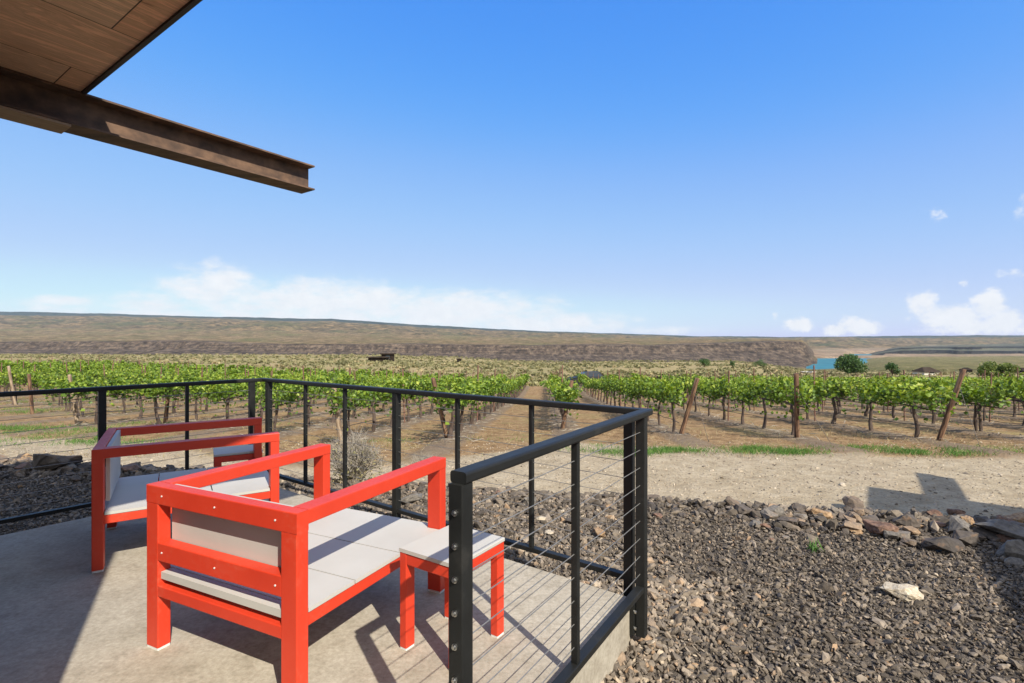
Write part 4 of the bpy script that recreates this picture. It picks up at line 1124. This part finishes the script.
M['carpaint'] = mat_noise('dark_car_paint', [(.3, (.006, .008, .011)), (.7, (.010, .012, .016))], 1, .5, spec=.25)
M['tyre'] = mat_noise('tyre', [(.3, (.015, .015, .015)), (.7, (.03, .03, .03))], 6, .9)
def car():
    x, y = 8.9, 61.5; root = empty('parked_car', (x, y, gz(x, y)), R(8)); tag(root, 'dark car parked at the far end of the vine rows', 'car')
    side = [(-2.1, .35), (-2.15, .8), (-1.9, 1.0), (-.95, 1.12), (-.25, 1.68), (1.5, 1.70), (2.05, 1.15), (2.15, .9), (2.12, .35)]
    w = .9; n = len(side)
    vs = [(a, -w if z < 1.2 else -w * .82, z) for a, z in side] + [(a, w if z < 1.2 else w * .82, z) for a, z in side]
    MB().add(vs, [tuple(range(n)), tuple(range(2 * n - 1, n - 1, -1))] + [(i, n + i, n + (i + 1) % n, (i + 1) % n) for i in range(n)]).build('body', M['carpaint'], root)
    for s in (-1, 1):
        MB().add([(-.75, s * .865, 1.16), (1.75, s * .865, 1.16), (1.4, s * .775, 1.6), (-.2, s * .775, 1.6)], [(0, 1, 2, 3)]).build('window', M['glass'], root)
        for wx in (-1.35, 1.35):
            MB().tube([(wx, s * .74, .34), (wx, s * .93, .34)], .34, 16).build('wheel', M['tyre'], root)
    MB().add([(-.93, -.78, 1.15), (-.93, .78, 1.15), (-.29, .70, 1.66), (-.29, -.70, 1.66)], [(0, 1, 2, 3)]).build('windscreen', M['glass'], root)
car()

# ------------------------------------------------------------------ sky, sun, camera
def world():
    w = bpy.data.worlds.new('World'); sc.world = w; w.use_nodes = True
    nt = w.node_tree; bg = nt.nodes['Background']
    sky = nt.nodes.new('ShaderNodeTexSky'); sky.sky_type = 'NISHITA'; sky.sun_disc = False
    sky.sun_elevation = SUN_EL; sky.sun_rotation = R(90) - SUN_AZ
    sky.altitude = 300; sky.air_density = 1.0; sky.dust_density = .6; sky.ozone_density = 2.0
    tc = nt.nodes.new('ShaderNodeTexCoord')
    sp = nt.nodes.new('ShaderNodeSeparateXYZ'); L(nt, tc.outputs['Generated'], sp.inputs[0])
    az = mathn(nt, 'ARCTAN2', sp.outputs['X'], sp.outputs['Y']); el = mathn(nt, 'ARCSINE', sp.outputs['Z'])
    cb = nt.nodes.new('ShaderNodeCombineXYZ'); L(nt, az, cb.inputs[0]); L(nt, el, cb.inputs[1])
    def nz(scale, sx, sy, detail=8, rough=.6, dist=.0):
        mp = nt.nodes.new('ShaderNodeMapping'); mp.inputs['Scale'].default_value = (sx, sy, 1); L(nt, cb.outputs[0], mp.inputs[0])
        return noise(nt, mp.outputs[0], scale, detail, rough, dist)
    n_c = nz(34, 1, 1.3, 8, .62); n_w = nz(17, 1, 2.3, 9, .62)
    def blob(px, py, rx, ry, amp):
        dx, dy = px - 512, 341.5 - py; hyp = math.hypot(F, dx)
        a0, e0 = math.atan2(dx, F), math.atan2(dy, hyp)
        ra = rx * F / (hyp * hyp); re = ry / hyp
        s = nt.nodes.new('ShaderNodeVectorMath'); s.operation = 'SUBTRACT'; L(nt, cb.outputs[0], s.inputs[0]); s.inputs[1].default_value = (a0, e0, 0)
        q = nt.nodes.new('ShaderNodeVectorMath'); q.operation = 'DIVIDE'; L(nt, s.outputs[0], q.inputs[0]); q.inputs[1].default_value = (ra, re, 1)
        l = nt.nodes.new('ShaderNodeVectorMath'); l.operation = 'LENGTH'; L(nt, q.outputs[0], l.inputs[0])
        return mrange(nt, l.outputs['Value'], 0, 1.6, amp, 0, True)
    def field(lst):
        f = None
        for b in lst:
            v = blob(*b); f = v if f is None else mathn(nt, 'MAXIMUM', f, v)
        return f
    cum = field([(800, 325, 20, 9, 1), (858, 327, 34, 13, 1), (840, 330, 22, 9, 1), (922, 303, 19, 16, 1), (950, 317, 46, 17, 1), (990, 306, 26, 20, 1), (1003, 322, 30, 18, 1), (975, 328, 70, 10, .9),
                 (937, 216, 20, 10, .52), (1022, 205, 14, 22, .6), (1014, 273, 24, 9, .66), (775, 316, 6, 7, .6), (963, 283, 9, 9, .6),
                 (1110, 300, 60, 30, 1), (1250, 318, 90, 22, 1), (-160, 310, 120, 20, .9)])
    c1 = mrange(nt, mathn(nt, 'ADD', cum, mathn(nt, 'MULTIPLY', mathn(nt, 'SUBTRACT', n_c, .5), 1.7)), .36, .86, 0, .95, True)
    c1 = mathn(nt, 'MULTIPLY', c1, mrange(nt, cum, .05, .3, 0, 1, True))
    wis = field([(66, 301, 40, 7, .75), (150, 303, 70, 13, .8), (212, 288, 55, 26, .9), (209, 268, 20, 16, .62), (330, 303, 150, 26, .95), (450, 312, 130, 24, .95), (545, 324, 100, 15, .9), (300, 324, 330, 20, .85), (660, 330, 60, 7, .5)])
    c2 = mrange(nt, mathn(nt, 'ADD', wis, mathn(nt, 'MULTIPLY', mathn(nt, 'SUBTRACT', n_w, .5), 1.7)), .16, .92, 0, .92, True)
    c2 = mathn(nt, 'MULTIPLY', c2, mrange(nt, wis, .03, .4, 0, 1, True))
    # unseen broken cloud added overhead and behind the viewer for whiter, less blue fill
    mp3 = nt.nodes.new('ShaderNodeMapping'); L(nt, tc.outputs['Generated'], mp3.inputs[0]); mp3.inputs['Scale'].default_value = (1, 1, 1.6)
    n_d = noise(nt, mp3.outputs[0], 2.6, 8, .6, .3)
    zone = mathn(nt, 'MAXIMUM', mrange(nt, el, .78, 1.15, 0, 1, True), mathn(nt, 'MULTIPLY', mrange(nt, sp.outputs['Y'], .05, -.35, 0, 1, True), mrange(nt, el, 0, .1, 0, 1)))
    c3 = mathn(nt, 'MULTIPLY', zone, mrange(nt, n_d, .32, .52, 0, .92, True))
    cl = mathn(nt, 'MAXIMUM', mathn(nt, 'MAXIMUM', c1, c2), c3)
    # a deeper, clearer blue than the raw model
    hs = nt.nodes.new('ShaderNodeHueSaturation'); hs.inputs['Saturation'].default_value = SKY_SAT; hs.inputs['Value'].default_value = 1.0; hs.inputs['Hue'].default_value = SKY_HUE
    L(nt, sky.outputs[0], hs.inputs['Color'])
    sc1 = mixc(nt, 1, hs.outputs[0], (.1, .1, .1), 'MULTIPLY')
    cv = nt.nodes.new('ShaderNodeRGBCurve'); L(nt, sc1, cv.inputs['Color'])
    for ci, pts in enumerate(([(0, 0), (.044, .047), (.122, .19), (.323, .325), (.558, .41), (1, .6)],
                              [(0, 0), (.122, .20), (.279, .35), (.546, .452), (.651, .518), (1, .66)],
                              [(0, 0), (.15, .45), (.283, .60), (.527, .63), (.737, .64), (1, .66)])):
        cu = cv.mapping.curves[ci]
        cu.points[0].location = pts[0]; cu.points[1].location = pts[-1]
        for p in pts[1:-1]: cu.points.new(*p)
    cv.mapping.update()
    sky_c = mixc(nt, 1, cv.outputs[0], (10, 10, 10), 'MULTIPLY')
    cloudc = ramp(nt, [(.3, (5.7, 5.9, 6.2)), (.7, (6.5, 6.55, 6.65))], n_c)
    mx = mixc(nt, cl, sky_c, cloudc.outputs[0])
    L(nt, mx, bg.inputs[0]); bg.inputs[1].default_value = SKY_STR
SKY_STR, SKY_SAT, SKY_HUE = .10, 1.25, .5
world()
sl = bpy.data.lights.new('sun', 'SUN'); sl.energy = 4.6; sl.angle = R(.5); sl.color = (1, .93, .81)
so = bpy.data.objects.new('sun', sl); COL.objects.link(so); so.rotation_euler = SUN.to_track_quat('Z', 'Y').to_euler(); so.location = (6, -9, 12)
cam = bpy.data.cameras.new('camera'); cam.lens = 18; cam.sensor_width = 36; cam.clip_start = .05; cam.clip_end = 40000
co = bpy.data.objects.new('camera', cam); COL.objects.link(co); co.location = (0, 0, H); co.rotation_euler = (R(90), 0, 0)
sc.camera = co
# the air between here and the far ridge
m = bpy.data.materials.new('air'); m.use_nodes = True; nt = m.node_tree; nt.nodes.clear()
pv = nt.nodes.new('ShaderNodeVolumePrincipled'); pv.inputs['Color'].default_value = (.78, .88, 1, 1); pv.inputs['Density'].default_value = 2.6e-5
L(nt, pv.outputs[0], nt.nodes.new('ShaderNodeOutputMaterial').inputs['Volume'])
o = MB().box((-17500, -300, -190), (19500, 9800, 560)).build('haze', m); tag(o, kind='stuff'); o['label'] = 'thin blue haze over the canyon country'
sc.render.engine = 'CYCLES'
sc.cycles.use_denoising = True; sc.cycles.max_bounces = 8; sc.cycles.transparent_max_bounces = 8
vs = sc.view_settings; vs.view_transform = 'Standard'; vs.look = 'None'; vs.exposure = 0.6; vs.gamma = 1.0; vs.use_curve_mapping = False
